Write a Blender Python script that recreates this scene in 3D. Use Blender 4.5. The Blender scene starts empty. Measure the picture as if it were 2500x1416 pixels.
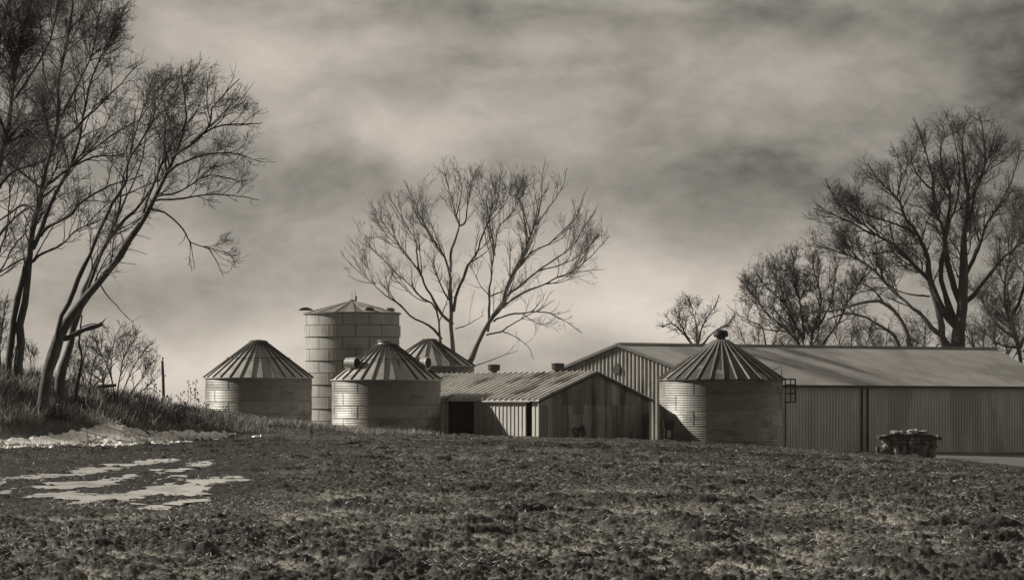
import bpy, math, random
import numpy as np
from mathutils import Vector
random.seed(7); RNG = np.random.default_rng(7)
S = bpy.context.scene
C = S.collection
rad = math.radians

# ------------------------------------------------------------------ camera
F, HY, EYE = 8000.0, 985.0, 1.8            # focal length in photo pixels, horizon row, eye height
cam = bpy.data.objects.new('camera', bpy.data.cameras.new('camera'))
C.objects.link(cam); S.camera = cam
cam.location = (0, 0, EYE); cam.rotation_euler = (rad(90), 0, 0)
cam.data.sensor_width = 36; cam.data.lens = 36 * F / 2500
cam.data.shift_y = (HY - 708) / 2500
cam.data.clip_start = 0.5; cam.data.clip_end = 12000
S.view_settings.view_transform = 'Standard'; S.view_settings.look = 'None'
S.view_settings.gamma = 1; S.view_settings.exposure = 0

def W(px, py, Y):                          # photo pixel at distance Y -> a point
    return np.array([(px - 1250) / F * Y, Y, EYE + (HY - py) / F * Y])

# ------------------------------------------------------------------ sun
HAZE = .00006
SUN_EL, SUN_A = rad(28.5), rad(17)           # low sun from the left, a little behind the farm
to_sun = Vector((-math.cos(SUN_A) * math.cos(SUN_EL), math.sin(SUN_A) * math.cos(SUN_EL), math.sin(SUN_EL)))
sl = bpy.data.lights.new('sun', 'SUN'); sun = bpy.data.objects.new('sun', sl); C.objects.link(sun)
sl.energy = 5.0; sl.angle = rad(0.5); sl.color = (1, .94, .84)
sun.rotation_euler = (-to_sun).to_track_quat('-Z', 'Y').to_euler()

# ------------------------------------------------------------------ sky: Nishita under broken cloud
world = bpy.data.worlds.new('World'); S.world = world; world.use_nodes = True
nt = world.node_tree; nt.nodes.clear(); LK = nt.links.new
def N(tree, typ, **kw):
    n = tree.nodes.new(typ)
    for k, v in kw.items(): setattr(n, k, v)
    return n
def M2(op, a, b=None, c=None, tree=None, clamp=False):
    t = tree or nt
    n = t.nodes.new('ShaderNodeMath'); n.operation = op; n.use_clamp = clamp
    for i, v in enumerate((a, b, c)):
        if v is None: continue
        if isinstance(v, (int, float)): n.inputs[i].default_value = v
        else: t.links.new(v, n.inputs[i])
    return n.outputs[0]
tc = N(nt, 'ShaderNodeTexCoord'); sep = N(nt, 'ShaderNodeSeparateXYZ'); LK(tc.outputs['Generated'], sep.inputs[0])
X, Y_, Z = sep.outputs
az = M2('ARCTAN2', X, Y_)                               # bearing and elevation in radians
el = M2('ARCSINE', Z)
cmb = N(nt, 'ShaderNodeCombineXYZ'); LK(M2('MULTIPLY', az, 1.0), cmb.inputs[0]); LK(M2('MULTIPLY', el, 1.75), cmb.inputs[1])
n1 = N(nt, 'ShaderNodeTexNoise'); n1.inputs['Scale'].default_value = 13; n1.inputs['Detail'].default_value = 8; n1.inputs['Roughness'].default_value = .5; n1.inputs['Distortion'].default_value = .7
LK(cmb.outputs[0], n1.inputs['Vector'])
n2 = N(nt, 'ShaderNodeTexNoise'); n2.inputs['Scale'].default_value = 42; n2.inputs['Detail'].default_value = 9; n2.inputs['Roughness'].default_value = .55; n2.inputs['Distortion'].default_value = .4
LK(cmb.outputs[0], n2.inputs['Vector'])
n3 = N(nt, 'ShaderNodeTexNoise'); n3.inputs['Scale'].default_value = 150; n3.inputs['Detail'].default_value = 6; n3.inputs['Roughness'].default_value = .65
LK(cmb.outputs[0], n3.inputs['Vector'])
# cloud banks: bearing px, elevation px, half width, half height, strength (bright > 0 > dark)
BANKS = [(600,140,330,130,.20),(1010,330,330,80,.13),(450,960,270,130,.36),(700,830,190,90,.20),(1620,780,280,130,.34),
         (1500,150,420,110,.06),(1800,480,330,95,-.17),(520,730,260,90,-.13),(760,450,260,80,-.10),(2600,180,280,480,-.25),(-60,40,420,300,-.16),(2000,60,500,90,-.08),(2150,330,300,110,-.07),
         (1250,40,800,50,-.12),(1100,200,330,45,-.10),(1230,580,330,120,.06),(1150,740,360,130,.20),(2050,600,220,60,.05),(1250,420,200,60,-.04),(330,560,120,80,.03),(2300,640,300,200,.03)]
acc = None
wobx = M2('MULTIPLY', M2('SUBTRACT', n1.outputs['Fac'], .5), .05)
for bx, by, hw, hh, s in BANKS:
    da = M2('DIVIDE', M2('SUBTRACT', M2('ADD', az, wobx), math.atan((bx - 1250) / F)), hw / F)
    de = M2('DIVIDE', M2('SUBTRACT', M2('ADD', el, M2('MULTIPLY', wobx, .5)), (HY - by) / F), hh / F)
    r2 = M2('ADD', M2('MULTIPLY', da, da), M2('MULTIPLY', de, de))
    g = M2('MULTIPLY', M2('EXPONENT', M2('MULTIPLY', r2, -.8)), s)
    acc = g if acc is None else M2('ADD', acc, g)
dens = M2('ADD', M2('MULTIPLY', M2('SUBTRACT', n1.outputs['Fac'], .5), .50), M2('MULTIPLY', M2('SUBTRACT', n2.outputs['Fac'], .5), .36))
dens = M2('ADD', dens, M2('MULTIPLY', M2('SUBTRACT', n3.outputs['Fac'], .5), .11))
dens = M2('ADD', M2('ADD', dens, acc), .37)
dens = M2('MAXIMUM', dens, .07)
# unseen sky behind the camera is darkened to deepen shade on camera-facing surfaces
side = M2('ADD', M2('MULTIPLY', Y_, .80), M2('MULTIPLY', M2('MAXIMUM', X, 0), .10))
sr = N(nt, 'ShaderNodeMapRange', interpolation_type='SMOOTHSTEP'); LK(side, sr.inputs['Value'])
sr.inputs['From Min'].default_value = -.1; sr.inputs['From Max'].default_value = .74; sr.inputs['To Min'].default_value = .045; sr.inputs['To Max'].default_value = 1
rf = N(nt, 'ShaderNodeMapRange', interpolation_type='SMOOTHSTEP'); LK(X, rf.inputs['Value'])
rf.inputs['From Min'].default_value = .3; rf.inputs['From Max'].default_value = .9; rf.inputs['To Min'].default_value = 0; rf.inputs['To Max'].default_value = .42  # sky out of view to the right brightened, added fill for shaded walls
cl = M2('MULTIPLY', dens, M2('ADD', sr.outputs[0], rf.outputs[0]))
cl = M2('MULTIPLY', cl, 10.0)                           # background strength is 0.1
tint = N(nt, 'ShaderNodeMix', data_type='RGBA'); LK(M2('MULTIPLY', dens, 2.2, clamp=True), tint.inputs[0])
tint.inputs['A'].default_value = (1, 1.0, .86, 1); tint.inputs['B'].default_value = (1, .90, .79, 1)
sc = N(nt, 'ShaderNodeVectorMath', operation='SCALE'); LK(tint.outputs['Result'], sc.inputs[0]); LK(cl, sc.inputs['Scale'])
sky = N(nt, 'ShaderNodeTexSky'); sky.sky_type = 'NISHITA'; sky.sun_disc = False
sky.sun_elevation = SUN_EL; sky.sun_rotation = math.atan2(to_sun.x, to_sun.y); sky.dust_density = 3
bw = N(nt, 'ShaderNodeRGBToBW'); LK(sky.outputs[0], bw.inputs[0])
skyc = N(nt, 'ShaderNodeVectorMath', operation='SCALE'); skyc.inputs[0].default_value = (1, .92, .8); LK(bw.outputs[0], skyc.inputs['Scale'])
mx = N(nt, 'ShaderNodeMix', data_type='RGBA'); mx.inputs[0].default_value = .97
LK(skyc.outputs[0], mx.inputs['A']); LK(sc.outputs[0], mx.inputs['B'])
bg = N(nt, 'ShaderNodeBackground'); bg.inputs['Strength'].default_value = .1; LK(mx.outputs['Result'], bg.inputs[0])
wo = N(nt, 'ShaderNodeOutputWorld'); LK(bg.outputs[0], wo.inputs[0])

# ------------------------------------------------------------------ materials
def mat(name, col, rough=.8, metal=0., var=.3, scale=2., stretch=(1, 1, 1), bump=0., bscale=20., dark=None, darkscale=.5, darkpos=.5, spec=.5, streak=0.):
    m = bpy.data.materials.new(name); m.use_nodes = True; t = m.node_tree
    b = t.nodes['Principled BSDF']; b.inputs['Roughness'].default_value = rough; b.inputs['Metallic'].default_value = metal
    b.inputs['Specular IOR Level'].default_value = spec
    if isinstance(col, (int, float)): col = (col, col * .975, col * .92)
    t_c = t.nodes.new('ShaderNodeTexCoord'); mp = t.nodes.new('ShaderNodeMapping'); mp.inputs['Scale'].default_value = stretch
    t.links.new(t_c.outputs['Object'], mp.inputs[0])
    n = t.nodes.new('ShaderNodeTexNoise'); n.inputs['Scale'].default_value = scale; n.inputs['Detail'].default_value = 8; n.inputs['Roughness'].default_value = .6
    t.links.new(mp.outputs[0], n.inputs['Vector'])
    r = t.nodes.new('ShaderNodeMapRange'); r.inputs['From Min'].default_value = .3; r.inputs['From Max'].default_value = .7
    r.inputs['To Min'].default_value = 1 - var; r.inputs['To Max'].default_value = 1 + var; t.links.new(n.outputs['Fac'], r.inputs['Value'])
    v = t.nodes.new('ShaderNodeVectorMath'); v.operation = 'SCALE'; v.inputs[0].default_value = col; t.links.new(r.outputs[0], v.inputs['Scale'])
    out = v.outputs[0]
    if dark is not None:
        n3 = t.nodes.new('ShaderNodeTexNoise'); n3.inputs['Scale'].default_value = darkscale; n3.inputs['Detail'].default_value = 7; n3.inputs['Roughness'].default_value = .62
        t.links.new(mp.outputs[0], n3.inputs['Vector'])
        r3 = t.nodes.new('ShaderNodeMapRange'); r3.interpolation_type = 'SMOOTHSTEP'; r3.inputs['From Min'].default_value = darkpos - .06; r3.inputs['From Max'].default_value = darkpos + .08
        t.links.new(n3.outputs['Fac'], r3.inputs['Value'])
        mm = t.nodes.new('ShaderNodeMix'); mm.data_type = 'RGBA'; t.links.new(r3.outputs[0], mm.inputs[0]); t.links.new(out, mm.inputs['A'])
        mm.inputs['B'].default_value = (dark, dark * .97, dark * .9, 1); out = mm.outputs['Result']
    t.links.new(out, b.inputs['Base Color'])
    if bump:
        n4 = t.nodes.new('ShaderNodeTexNoise'); n4.inputs['Scale'].default_value = bscale; n4.inputs['Detail'].default_value = 5
        t.links.new(mp.outputs[0], n4.inputs['Vector'])
        bp = t.nodes.new('ShaderNodeBump'); bp.inputs['Strength'].default_value = bump; bp.inputs['Distance'].default_value = .03
        t.links.new(n4.outputs['Fac'], bp.inputs['Height']); t.links.new(bp.outputs[0], b.inputs['Normal'])
    return m
MT = dict(
    oldtrim=mat('weathered_trim', .13, .7, 0, .3),
    galvpale=mat('galvanised_steel_pale', .52, .5, .3, .2, 1.3, (1, 1, 2), dark=.30, darkscale=.5, darkpos=.55),
    galvdull=mat('galvanised_steel_dull', .33, .55, .3, .2, 1.2, (1, 1, 2), dark=.22, darkscale=.5, darkpos=.55),
    galv=mat('galvanised_steel', .40, .5, .35, .16, 1.1, (1, 1, 2.5), dark=.27, darkscale=.4, darkpos=.58),
    roofm=mat('bin_roof_steel', .56, .5, .2, .2, 1.2, dark=.36, darkscale=.7, darkpos=.6),
    roofrust=mat('weathered_dark_roof', .10, .6, .25, .4, 2.2, dark=.4, darkscale=.8, darkpos=.58),
    rib=mat('rib_steel', .4, .5, .3, .2, 3),
    ribdark=mat('dark_rib', .09, .7, .1, .3, 3),  # dark colour paints in the thin shadow lines along the roof ribs
    stave=mat('pale_concrete_stave', .45, .7, 0, .16, .9, (1, 1, .5), bump=.2, dark=.33, darkscale=.5, darkpos=.56),
    seam=mat('dark_seam', .05, .9, 0, .2),
    slate=mat('silo_roof_sheet', .34, .55, .3, .2, .8),
    slate2=mat('silo_roof_sheet_dark', .20, .55, .3, .2, .8),
    sheet=mat('corrugated_sheet', .50, .5, .35, .22, 1.5, (1, 1, .3), dark=.25, darkscale=.7, darkpos=.62),
    barnwall=mat('barn_wall_sheet', .80, .6, .0, .16, .8, (1, 1, .3), dark=.56, darkscale=.22, darkpos=.53),
    barnroof=mat('barn_roof_sheet', .42, .7, 0, .2, .4, dark=.27, darkscale=.14, darkpos=.56),
    oldwall=mat('weathered_board', .22, .85, 0, .5, 1.3, (1, 1, .12), dark=.09, darkscale=.7, darkpos=.53, bump=.3),
    shedroof=mat('shed_roof_sheet', .62, .55, .1, .2, 1.6, dark=.2, darkscale=.42, darkpos=.56),
    trim=mat('dark_trim', .045, .6, .2, .2),
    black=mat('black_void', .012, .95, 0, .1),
    iron=mat('dark_iron', .06, .6, .5, .3, 5),
    bark=mat('bark', .12, .95, 0, .45, 5, (1, 1, .3), bump=.8, bscale=9, dark=.14, darkscale=2, darkpos=.6),
    barkpale=mat('pale_bark', .17, .95, 0, .4, 5, (1, 1, .3), bump=.8, bscale=9),
    twig=mat('twig', .075, .9, 0, .3, 3),
    twigpale=mat('pale_twig', .13, .9, 0, .3, 3),
    wood=mat('post_wood', .16, .9, 0, .4, 6, (1, 1, .1), bump=.5),
    snow=mat('old_snow', .9, .65, 0, .06, .5, bump=.15, bscale=2.5, dark=.4, darkscale=1.6, darkpos=.62),
    straw=mat('straw', .62, .8, 0, .45, .9),
    grass=mat('dead_grass', .40, .9, 0, .55, .35),
    brush=mat('dark_undergrowth', .07, .95, 0, .5, .6),
    weed=mat('dry_weed', .13, .9, 0, .4, 2),
    stone=mat('pile_block', .24, .9, 0, .5, 1.5, bump=.4, bscale=5),
    pale=mat('pale_panel', .6, .6, 0, .1),
    gravel=mat('pale_track', .12, .9, 0, .3, 1.2, bump=.3),
)
def water_mat():
    m = bpy.data.materials.new('puddle_water'); m.use_nodes = True; t = m.node_tree; b = t.nodes['Principled BSDF']
    b.inputs['Base Color'].default_value = (.03, .029, .026, 1); b.inputs['Roughness'].default_value = .02; b.inputs['IOR'].default_value = 1.33
    n = t.nodes.new('ShaderNodeTexNoise'); n.inputs['Scale'].default_value = 1.5
    bp = t.nodes.new('ShaderNodeBump'); bp.inputs['Strength'].default_value = .01; bp.inputs['Distance'].default_value = .01
    t.links.new(n.outputs['Fac'], bp.inputs['Height']); t.links.new(bp.outputs[0], b.inputs['Normal'])
    return m
MT['water'] = mat('puddle_ice', .76, .2, 0, .12, .8, (1, .3, 1), dark=.42, darkscale=1.2, darkpos=.55)
def soil_mat():
    m = bpy.data.materials.new('ploughed_soil'); m.use_nodes = True; t = m.node_tree; b = t.nodes['Principled BSDF']
    b.inputs['Roughness'].default_value = .8; b.inputs['Specular IOR Level'].default_value = .35
    g = t.nodes.new('ShaderNodeNewGeometry')
    def noise(s, d=6, st=(1, 1, 1), ro=.6):
        mp = t.nodes.new('ShaderNodeMapping'); mp.inputs['Scale'].default_value = st; t.links.new(g.outputs['Position'], mp.inputs[0])
        n = t.nodes.new('ShaderNodeTexNoise'); n.inputs['Scale'].default_value = s; n.inputs['Detail'].default_value = d; n.inputs['Roughness'].default_value = ro
        t.links.new(mp.outputs[0], n.inputs['Vector']); return n.outputs['Fac']
    big = noise(.5, 6, (1, .25, 1)); mid = noise(3.2, 7, (1, .6, 1), .7); fine = noise(19, 5)
    s = M2('ADD', M2('ADD', M2('MULTIPLY', big, .6, tree=t), M2('MULTIPLY', mid, 1.1, tree=t), tree=t), M2('MULTIPLY', fine, .7, tree=t), tree=t)
    cr = t.nodes.new('ShaderNodeValToRGB'); t.links.new(M2('MULTIPLY', s, 1 / 2.4, tree=t), cr.inputs[0])
    e = cr.color_ramp.elements
    e[0].position = .43; e[0].color = (.014, .0137, .0115, 1); e[1].position = .64; e[1].color = (.34, .33, .28, 1)
    x = e.new(.52); x.color = (.034, .033, .028, 1); x = e.new(.57); x.color = (.10, .096, .082, 1)
    at = t.nodes.new('ShaderNodeAttribute'); at.attribute_name = 'wet'
    mm = t.nodes.new('ShaderNodeMix'); mm.data_type = 'RGBA'; t.links.new(at.outputs['Fac'], mm.inputs[0]); ah = t.nodes.new('ShaderNodeAttribute'); ah.attribute_name = 'hollow'
    hm = t.nodes.new('ShaderNodeMix'); hm.data_type = 'RGBA'; t.links.new(cr.outputs[0], hm.inputs['A']); hm.inputs['B'].default_value = (.46, .44, .38, 1)
    t.links.new(M2('MULTIPLY', ah.outputs['Fac'], M2('MULTIPLY', fine, 1.5, tree=t, clamp=True), tree=t, clamp=True), hm.inputs[0])
    t.links.new(hm.outputs['Result'], mm.inputs['A'])
    mm.inputs['B'].default_value = (.022, .021, .018, 1)
    t.links.new(mm.outputs['Result'], b.inputs['Base Color'])
    bp = t.nodes.new('ShaderNodeBump'); bp.inputs['Strength'].default_value = .7; bp.inputs['Distance'].default_value = .03
    t.links.new(noise(22, 5), bp.inputs['Height']); t.links.new(bp.outputs[0], b.inputs['Normal'])
    return m
MT['soil'] = soil_mat()

# ------------------------------------------------------------------ mesh helpers
def npmesh(name, V, Q, m, parent=None, smooth=False, mats=None, mi=None):
    """V (n,3), Q (k,4) or (k,3) index array -> one mesh object (verts in the parent's frame)"""
    V = np.asarray(V, np.float32); Q = np.asarray(Q, np.int32)
    me = bpy.data.meshes.new(name); me.vertices.add(len(V)); me.vertices.foreach_set('co', V.ravel())
    k = Q.shape[1]; me.loops.add(Q.size); me.loops.foreach_set('vertex_index', Q.ravel())
    me.polygons.add(len(Q)); me.polygons.foreach_set('loop_start', np.arange(0, Q.size, k, dtype=np.int32))
    me.update(calc_edges=True)
    if smooth: me.polygons.foreach_set('use_smooth', np.ones(len(Q), bool))
    for q in (mats or [m]): me.materials.append(q)
    if mi is not None: me.polygons.foreach_set('material_index', np.asarray(mi, np.int32))
    o = bpy.data.objects.new(name, me); C.objects.link(o)
    if parent is not None: o.parent = parent
    return o
class MB:
    def __init__(s): s.v = []; s.f = []; s.m = []; s.mi = 0
    def add(s, vs, fs):
        b = len(s.v); s.v += [tuple(float(c) for c in p) for p in vs]; s.f += [tuple(b + i for i in f) for f in fs]; s.m += [s.mi] * len(fs)
    def box(s, x0, x1, y0, y1, z0, z1):
        s.hexa([(x0, y0, z0), (x1, y0, z0), (x1, y1, z0), (x0, y1, z0), (x0, y0, z1), (x1, y0, z1), (x1, y1, z1), (x0, y1, z1)])
    def hexa(s, p): s.add(p, [(0, 3, 2, 1), (4, 5, 6, 7), (0, 1, 5, 4), (1, 2, 6, 5), (2, 3, 7, 6), (3, 0, 4, 7)])
    def bar(s, a, b, w, h, up=(0, 0, 1)):                      # box beam from a to b, w across, h along up
        a, b, up = Vector(a), Vector(b), Vector(up); d = (b - a).normalized(); up = Vector((0, 1, 0)) if abs(d.dot(up.normalized())) > .98 else up; x = d.cross(up).normalized() * w / 2; u = x.cross(d).normalized() * h / 2
        s.hexa([a - x - u, a + x - u, b + x - u, b - x - u, a - x + u, a + x + u, b + x + u, b - x + u])
    def tube(s, pts, r, n=8, cap=True):
        pts = [Vector(p) for p in pts]; rs = r if isinstance(r, (list, tuple)) else [r] * len(pts); vs = []
        for i, p in enumerate(pts):
            d = (pts[min(i + 1, len(pts) - 1)] - pts[max(i - 1, 0)]).normalized()
            x = d.cross(Vector((0.13, .99, .05)) if abs(d.z) > .7 else Vector((0, 0, 1))).normalized(); y = d.cross(x)
            for k in range(n): t = 2 * math.pi * k / n; vs.append(p + (x * math.cos(t) + y * math.sin(t)) * rs[i])
        fs = [(i * n + k, i * n + (k + 1) % n, (i + 1) * n + (k + 1) % n, (i + 1) * n + k) for i in range(len(pts) - 1) for k in range(n)]
        if cap: fs += [tuple(range(n))[::-1], tuple(range((len(pts) - 1) * n, len(pts) * n))]
        s.add(vs, fs)
    def lathe(s, prof, n=64, a0=0, a1=2 * math.pi, c=(0, 0)):
        full = a1 - a0 > 6.28; k = n if full else n + 1; vs = []
        for r, z in prof:
            for i in range(k): t = a0 + (a1 - a0) * i / n; vs.append((c[0] + r * math.cos(t), c[1] + r * math.sin(t), z))
        fs = []
        for j in range(len(prof) - 1):
            for i in range(n):
                i2 = (i + 1) % k if full else i + 1
                fs.append((j * k + i, j * k + i2, (j + 1) * k + i2, (j + 1) * k + i))
        s.add(vs, fs)
    def blob(s, c, r, sc=(1, 1, 1), n=8, j=.2, rng=random):
        vs = []; fs = []; m = n // 2 + 1
        for a in range(m + 1):
            th = math.pi * a / m
            for b in range(n):
                ph = 2 * math.pi * b / n; q = r * (1 + rng.uniform(-j, j))
                vs.append((c[0] + q * sc[0] * math.sin(th) * math.cos(ph), c[1] + q * sc[1] * math.sin(th) * math.sin(ph), c[2] + q * sc[2] * math.cos(th)))
        for a in range(m):
            for b in range(n): fs.append((a * n + b, (a + 1) * n + b, (a + 1) * n + (b + 1) % n, a * n + (b + 1) % n))
        s.add(vs, fs)
    def build(s, name, m, parent=None, smooth=False):
        me = bpy.data.meshes.new(name); me.from_pydata(s.v, [], s.f); me.update()
        for q in (m if isinstance(m, (list, tuple)) else [m]): me.materials.append(MT[q] if isinstance(q, str) else q)
        me.polygons.foreach_set('material_index', s.m)
        if smooth: me.polygons.foreach_set('use_smooth', [True] * len(me.polygons))
        o = bpy.data.objects.new(name, me); C.objects.link(o)
        if parent is not None: o.parent = parent
        return o
def tag(o, label=None, cat=None, group=None, kind=None):
    if label: o['label'] = label
    if cat: o['category'] = cat
    if group: o['group'] = group
    if kind: o['kind'] = kind
    return o
def thing(name, label, cat, loc=(0, 0, 0), rz=0, group=None):
    o = bpy.data.objects.new(name, None); C.objects.link(o); o.location = [float(c) for c in loc]; o.rotation_euler = (0, 0, rz)
    o.empty_display_size = .3
    return tag(o, label, cat, group)

# ------------------------------------------------------------------ noise for terrain
def hsh(ix, iy, s):
    h = (ix.astype(np.int64) * 374761393 + iy.astype(np.int64) * 668265263 + s * 2147483647) & 0xffffffff
    h = ((h ^ (h >> 13)) * 1274126177) & 0xffffffff
    return ((h ^ (h >> 16)) & 0xffffff) / float(0xffffff)
def vnoise(x, y, s=0):
    ix = np.floor(x); iy = np.floor(y); fx = x - ix; fy = y - iy; fx = fx * fx * (3 - 2 * fx); fy = fy * fy * (3 - 2 * fy)
    a = hsh(ix, iy, s); b = hsh(ix + 1, iy, s); c = hsh(ix, iy + 1, s); d = hsh(ix + 1, iy + 1, s)
    return (a * (1 - fx) + b * fx) * (1 - fy) + (c * (1 - fx) + d * fx) * fy
def fbm(x, y, s=0, o=4):
    t = 0; a = .5
    for k in range(o): t = t + a * vnoise(x * 2 ** k, y * 2 ** k, s + k); a *= .5
    return t
def clods(x, y, size, s):
    x = x / size; y = y / size; ix = np.floor(x); iy = np.floor(y); best = np.zeros_like(x)
    for dx in (-1, 0, 1):
        for dy in (-1, 0, 1):
            cx = ix + dx; cy = iy + dy
            jx = cx + hsh(cx, cy, s); jy = cy + hsh(cx, cy, s + 11); r = .25 + .65 * hsh(cx, cy, s + 23) ** 1.5
            an = hsh(cx, cy, s + 41) * 3.14; ex = x - jx; ey = y - jy
            u = ex * np.cos(an) + ey * np.sin(an); w = (-ex * np.sin(an) + ey * np.cos(an)) * (1 + .8 * hsh(cx, cy, s + 5))
            d2 = (u * u + w * w) / (r * r)
            best = np.maximum(best, np.sqrt(np.clip(1 - d2, 0, 1)) * r)
    return best * size

# ------------------------------------------------------------------ terrain
ip = np.interp
def sm(t): t = np.clip(t, 0, 1); return t * t * (3 - 2 * t)
XC = [-3000, -600, 0, 300, 500, 760, 1000, 1250, 1600, 2150, 2500, 6000]
YCR = [150, 150, 150, 165, 178, 185, 180, 172, 170, 168, 165, 165]
SKX = [-3000, -600, 0, 100, 200, 300, 370, 400, 500, 600, 765, 900, 1100, 1600, 1900, 2150, 2300, 2500, 3000]
SKY = [905, 905, 925, 942, 965, 980, 985, 992, 1007, 1022, 1045, 1060, 1066, 1080, 1098, 1113, 1126, 1146, 1165]
ZBX = [-3000, -600, 0, 400, 500, 630, 940, 1300, 1600, 1760, 1900, 2200, 2500, 6000]
ZBZ = [2, 2, 2, .2, -.4, -.5, -.8, -.9, -1.3, -1.5, -2.0, -2.33, -2.72, -3.4]
def ground(px, Y):
    yc = ip(px, XC, YCR); zs = EYE - (ip(px, SKX, SKY) - HY) / F * yc
    y0 = ip(px, [-600, 0, 300, 500, 560, 700, 780, 1100], [118, 127, 136, 154, 162, 166, 150, 60])
    t = (Y - y0) / (yc - y0)
    bank = np.where(px < 760, .45 * sm(t * 1.6) + .55 * sm(t), sm(t))
    z = zs * bank
    zb = ip(px, ZBX, ZBZ)
    z = np.where(Y > yc, zs + (zb - zs) * sm((Y - yc) / 42), z)
    return z - np.clip(Y - 335, 0, 2600) * .012
def gz(x, Y): return float(ground(np.array([1250 + F * x / Y]), np.array([float(Y)]))[0])

# puddles: outlines on the wet low part of the field, (photo column, row) -> lay on z = 0
PUD = [[(-60,1178),(0,1170),(150,1158),(260,1138),(350,1128),(430,1122),(440,1127),(360,1136),(290,1148),(180,1166),(70,1176),(0,1184),(-60,1190)],
       [(50,1197),(150,1182),(240,1180),(330,1166),(380,1154),(392,1158),(350,1170),(300,1180),(215,1196),(120,1198)],
       [(400,1152),(460,1141),(520,1133),(522,1136),(470,1146),(410,1155)],
       [(60,1218),(140,1208),(230,1212),(300,1210),(345,1200),(360,1194),(400,1190),(480,1186),(520,1195),(500,1204),(510,1212),(470,1216),(440,1212),(380,1216),(300,1228),(230,1230),(180,1236),(150,1240),(190,1226),(120,1219)],
       [(440,1176),(480,1178),(530,1172),(590,1171),(610,1175),(560,1182),(520,1185),(470,1184)],
       [(270,1228),(340,1234),(360,1241),(310,1236)],[(340,1252),(360,1246),(400,1240),(430,1248),(380,1251)],
       [(410,1236),(430,1230),(470,1228),(520,1226),(500,1231),(450,1239)],[(0,1208),(30,1202),(20,1212),(-60,1218),(-60,1212)],[(395,1168),(440,1165),(450,1170),(400,1172)]]
def inpoly(px, py, poly):
    r = np.zeros(px.shape, bool); n = len(poly)
    for i in range(n):
        x1, y1 = poly[i]; x2, y2 = poly[(i + 1) % n]
        if y1 == y2: continue
        c = ((y1 > py) != (y2 > py)) & (px < (x2 - x1) * (py - y1) / (y2 - y1) + x1); r ^= c
    return r
def pud_mask(x, Y):
    wob = (fbm(x * 1.2, Y * .35, 91, 4) - .47)
    px = 1250 + F * x / Y + wob * 60; py = HY + F * EYE / Y + (fbm(x * 1.6, Y * .5, 77, 4) - .47) * 16 + (fbm(x * 7, Y * 2.2, 79, 4) - .47) * 13
    m = np.zeros(px.shape, bool)
    for p in PUD: m |= inpoly(px, py, p)
    return m
cols = np.concatenate([-60 - np.geomspace(60, 9000, 26)[::-1], np.arange(-60, 2562, 2.4), 2562 + np.geomspace(60, 9000, 26)])
rows = np.concatenate([np.linspace(3, 30, 24)[:-1], np.exp(np.arange(math.log(30), math.log(190), .0016)), np.arange(190.5, 300, 1.3), np.geomspace(301, 9000, 40)])
PX, YY = np.meshgrid(cols, rows); XX = (PX - 1250) / F * YY
def relief(XX, YY, PX):
    field = sm((ip(PX, [-600, 0, 300, 500, 560, 700, 800], [118, 127, 136, 154, 162, 172, 400]) - YY) / 2)   # 1 in the ploughed field
    amp = .55 + .9 * vnoise(XX * .25, YY * .12, 3)
    big_ = sm((vnoise(XX * .8, YY * .5, 15) - .62) / .2)
    h = np.maximum(np.maximum(clods(XX * .8, YY, .30, 1) * .36 * amp, clods(XX * .8, YY, .55, 17) * .42 * big_), clods(XX * .8 + 3, YY, .17, 2) * .60 * (.25 + 1.2 * vnoise(XX * .9, YY * .4, 8))) + clods(XX * .85, YY, .075, 3) * .55
    h += (fbm(XX * 11, YY * 11, 6, 3) - .44) * .075 * amp + (fbm(XX * .35, YY * .2, 5) - .47) * .10
    near = sm((YY - 26) / 6) * sm((215 - YY) / 30); h = h * near
    return h * (.3 + .7 * field), field
H, field = relief(XX, YY, PX)
pm = pud_mask(XX, YY).astype(float)
# soften the mask a little along both directions and sink the ground there
k = np.array([.2, .6, .2]); 
sub = pm.copy(); sub[1:-1] = pm[:-2] * .25 + pm[1:-1] * .5 + pm[2:] * .25; sub[:, 1:-1] = sub[:, :-2] * .25 + sub[:, 1:-1] * .5 + sub[:, 2:] * .25
ZG = ground(PX, YY)
reg = sm((PX + 500) / 300) * sm((820 - PX) / 250) * sm((YY - 48) / 8) * sm((112 - YY) / 10)
ZZ = ZG + H * (1 - .45 * reg) + reg * .02
ZZ = ZZ * (1 - sub) + (H * .95 - .055) * sub
n_r, n_c = PX.shape
idx = np.arange(n_r * n_c).reshape(n_r, n_c)
Q = np.stack([idx[:-1, :-1], idx[:-1, 1:], idx[1:, 1:], idx[1:, :-1]], -1).reshape(-1, 4)
g = npmesh('field', np.stack([XX, YY, ZZ], -1).reshape(-1, 3), Q, MT['soil']); tag(g, kind='structure')
at = g.data.attributes.new('wet', 'FLOAT', 'POINT')
wetb = sm((YY - 95) / 25) * sm((900 - PX) / 300) * field                      # the damp, dark strip of ground below the bank
wetp = reg * .92
hol = 1 - sm((H - .03) / .06); reg2 = sm((130 - YY) / 70) * (.55 + .45 * sm((75 - YY) / 25))
hol = hol * (.18 + .62 * sm((fbm(XX * .9, YY * .22, 88, 6) - .30) / .34)) * (.35 + .65 * reg2) * (1 - .6 * sm((PX - 2150) / 350))
a2 = g.data.attributes.new('hollow', 'FLOAT', 'POINT'); a2.data.foreach_set('value', hol.astype(np.float32).ravel())
at.data.foreach_set('value', np.clip(np.maximum(wetb * .8, wetp) , 0, 1).astype(np.float32).ravel())
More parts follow.
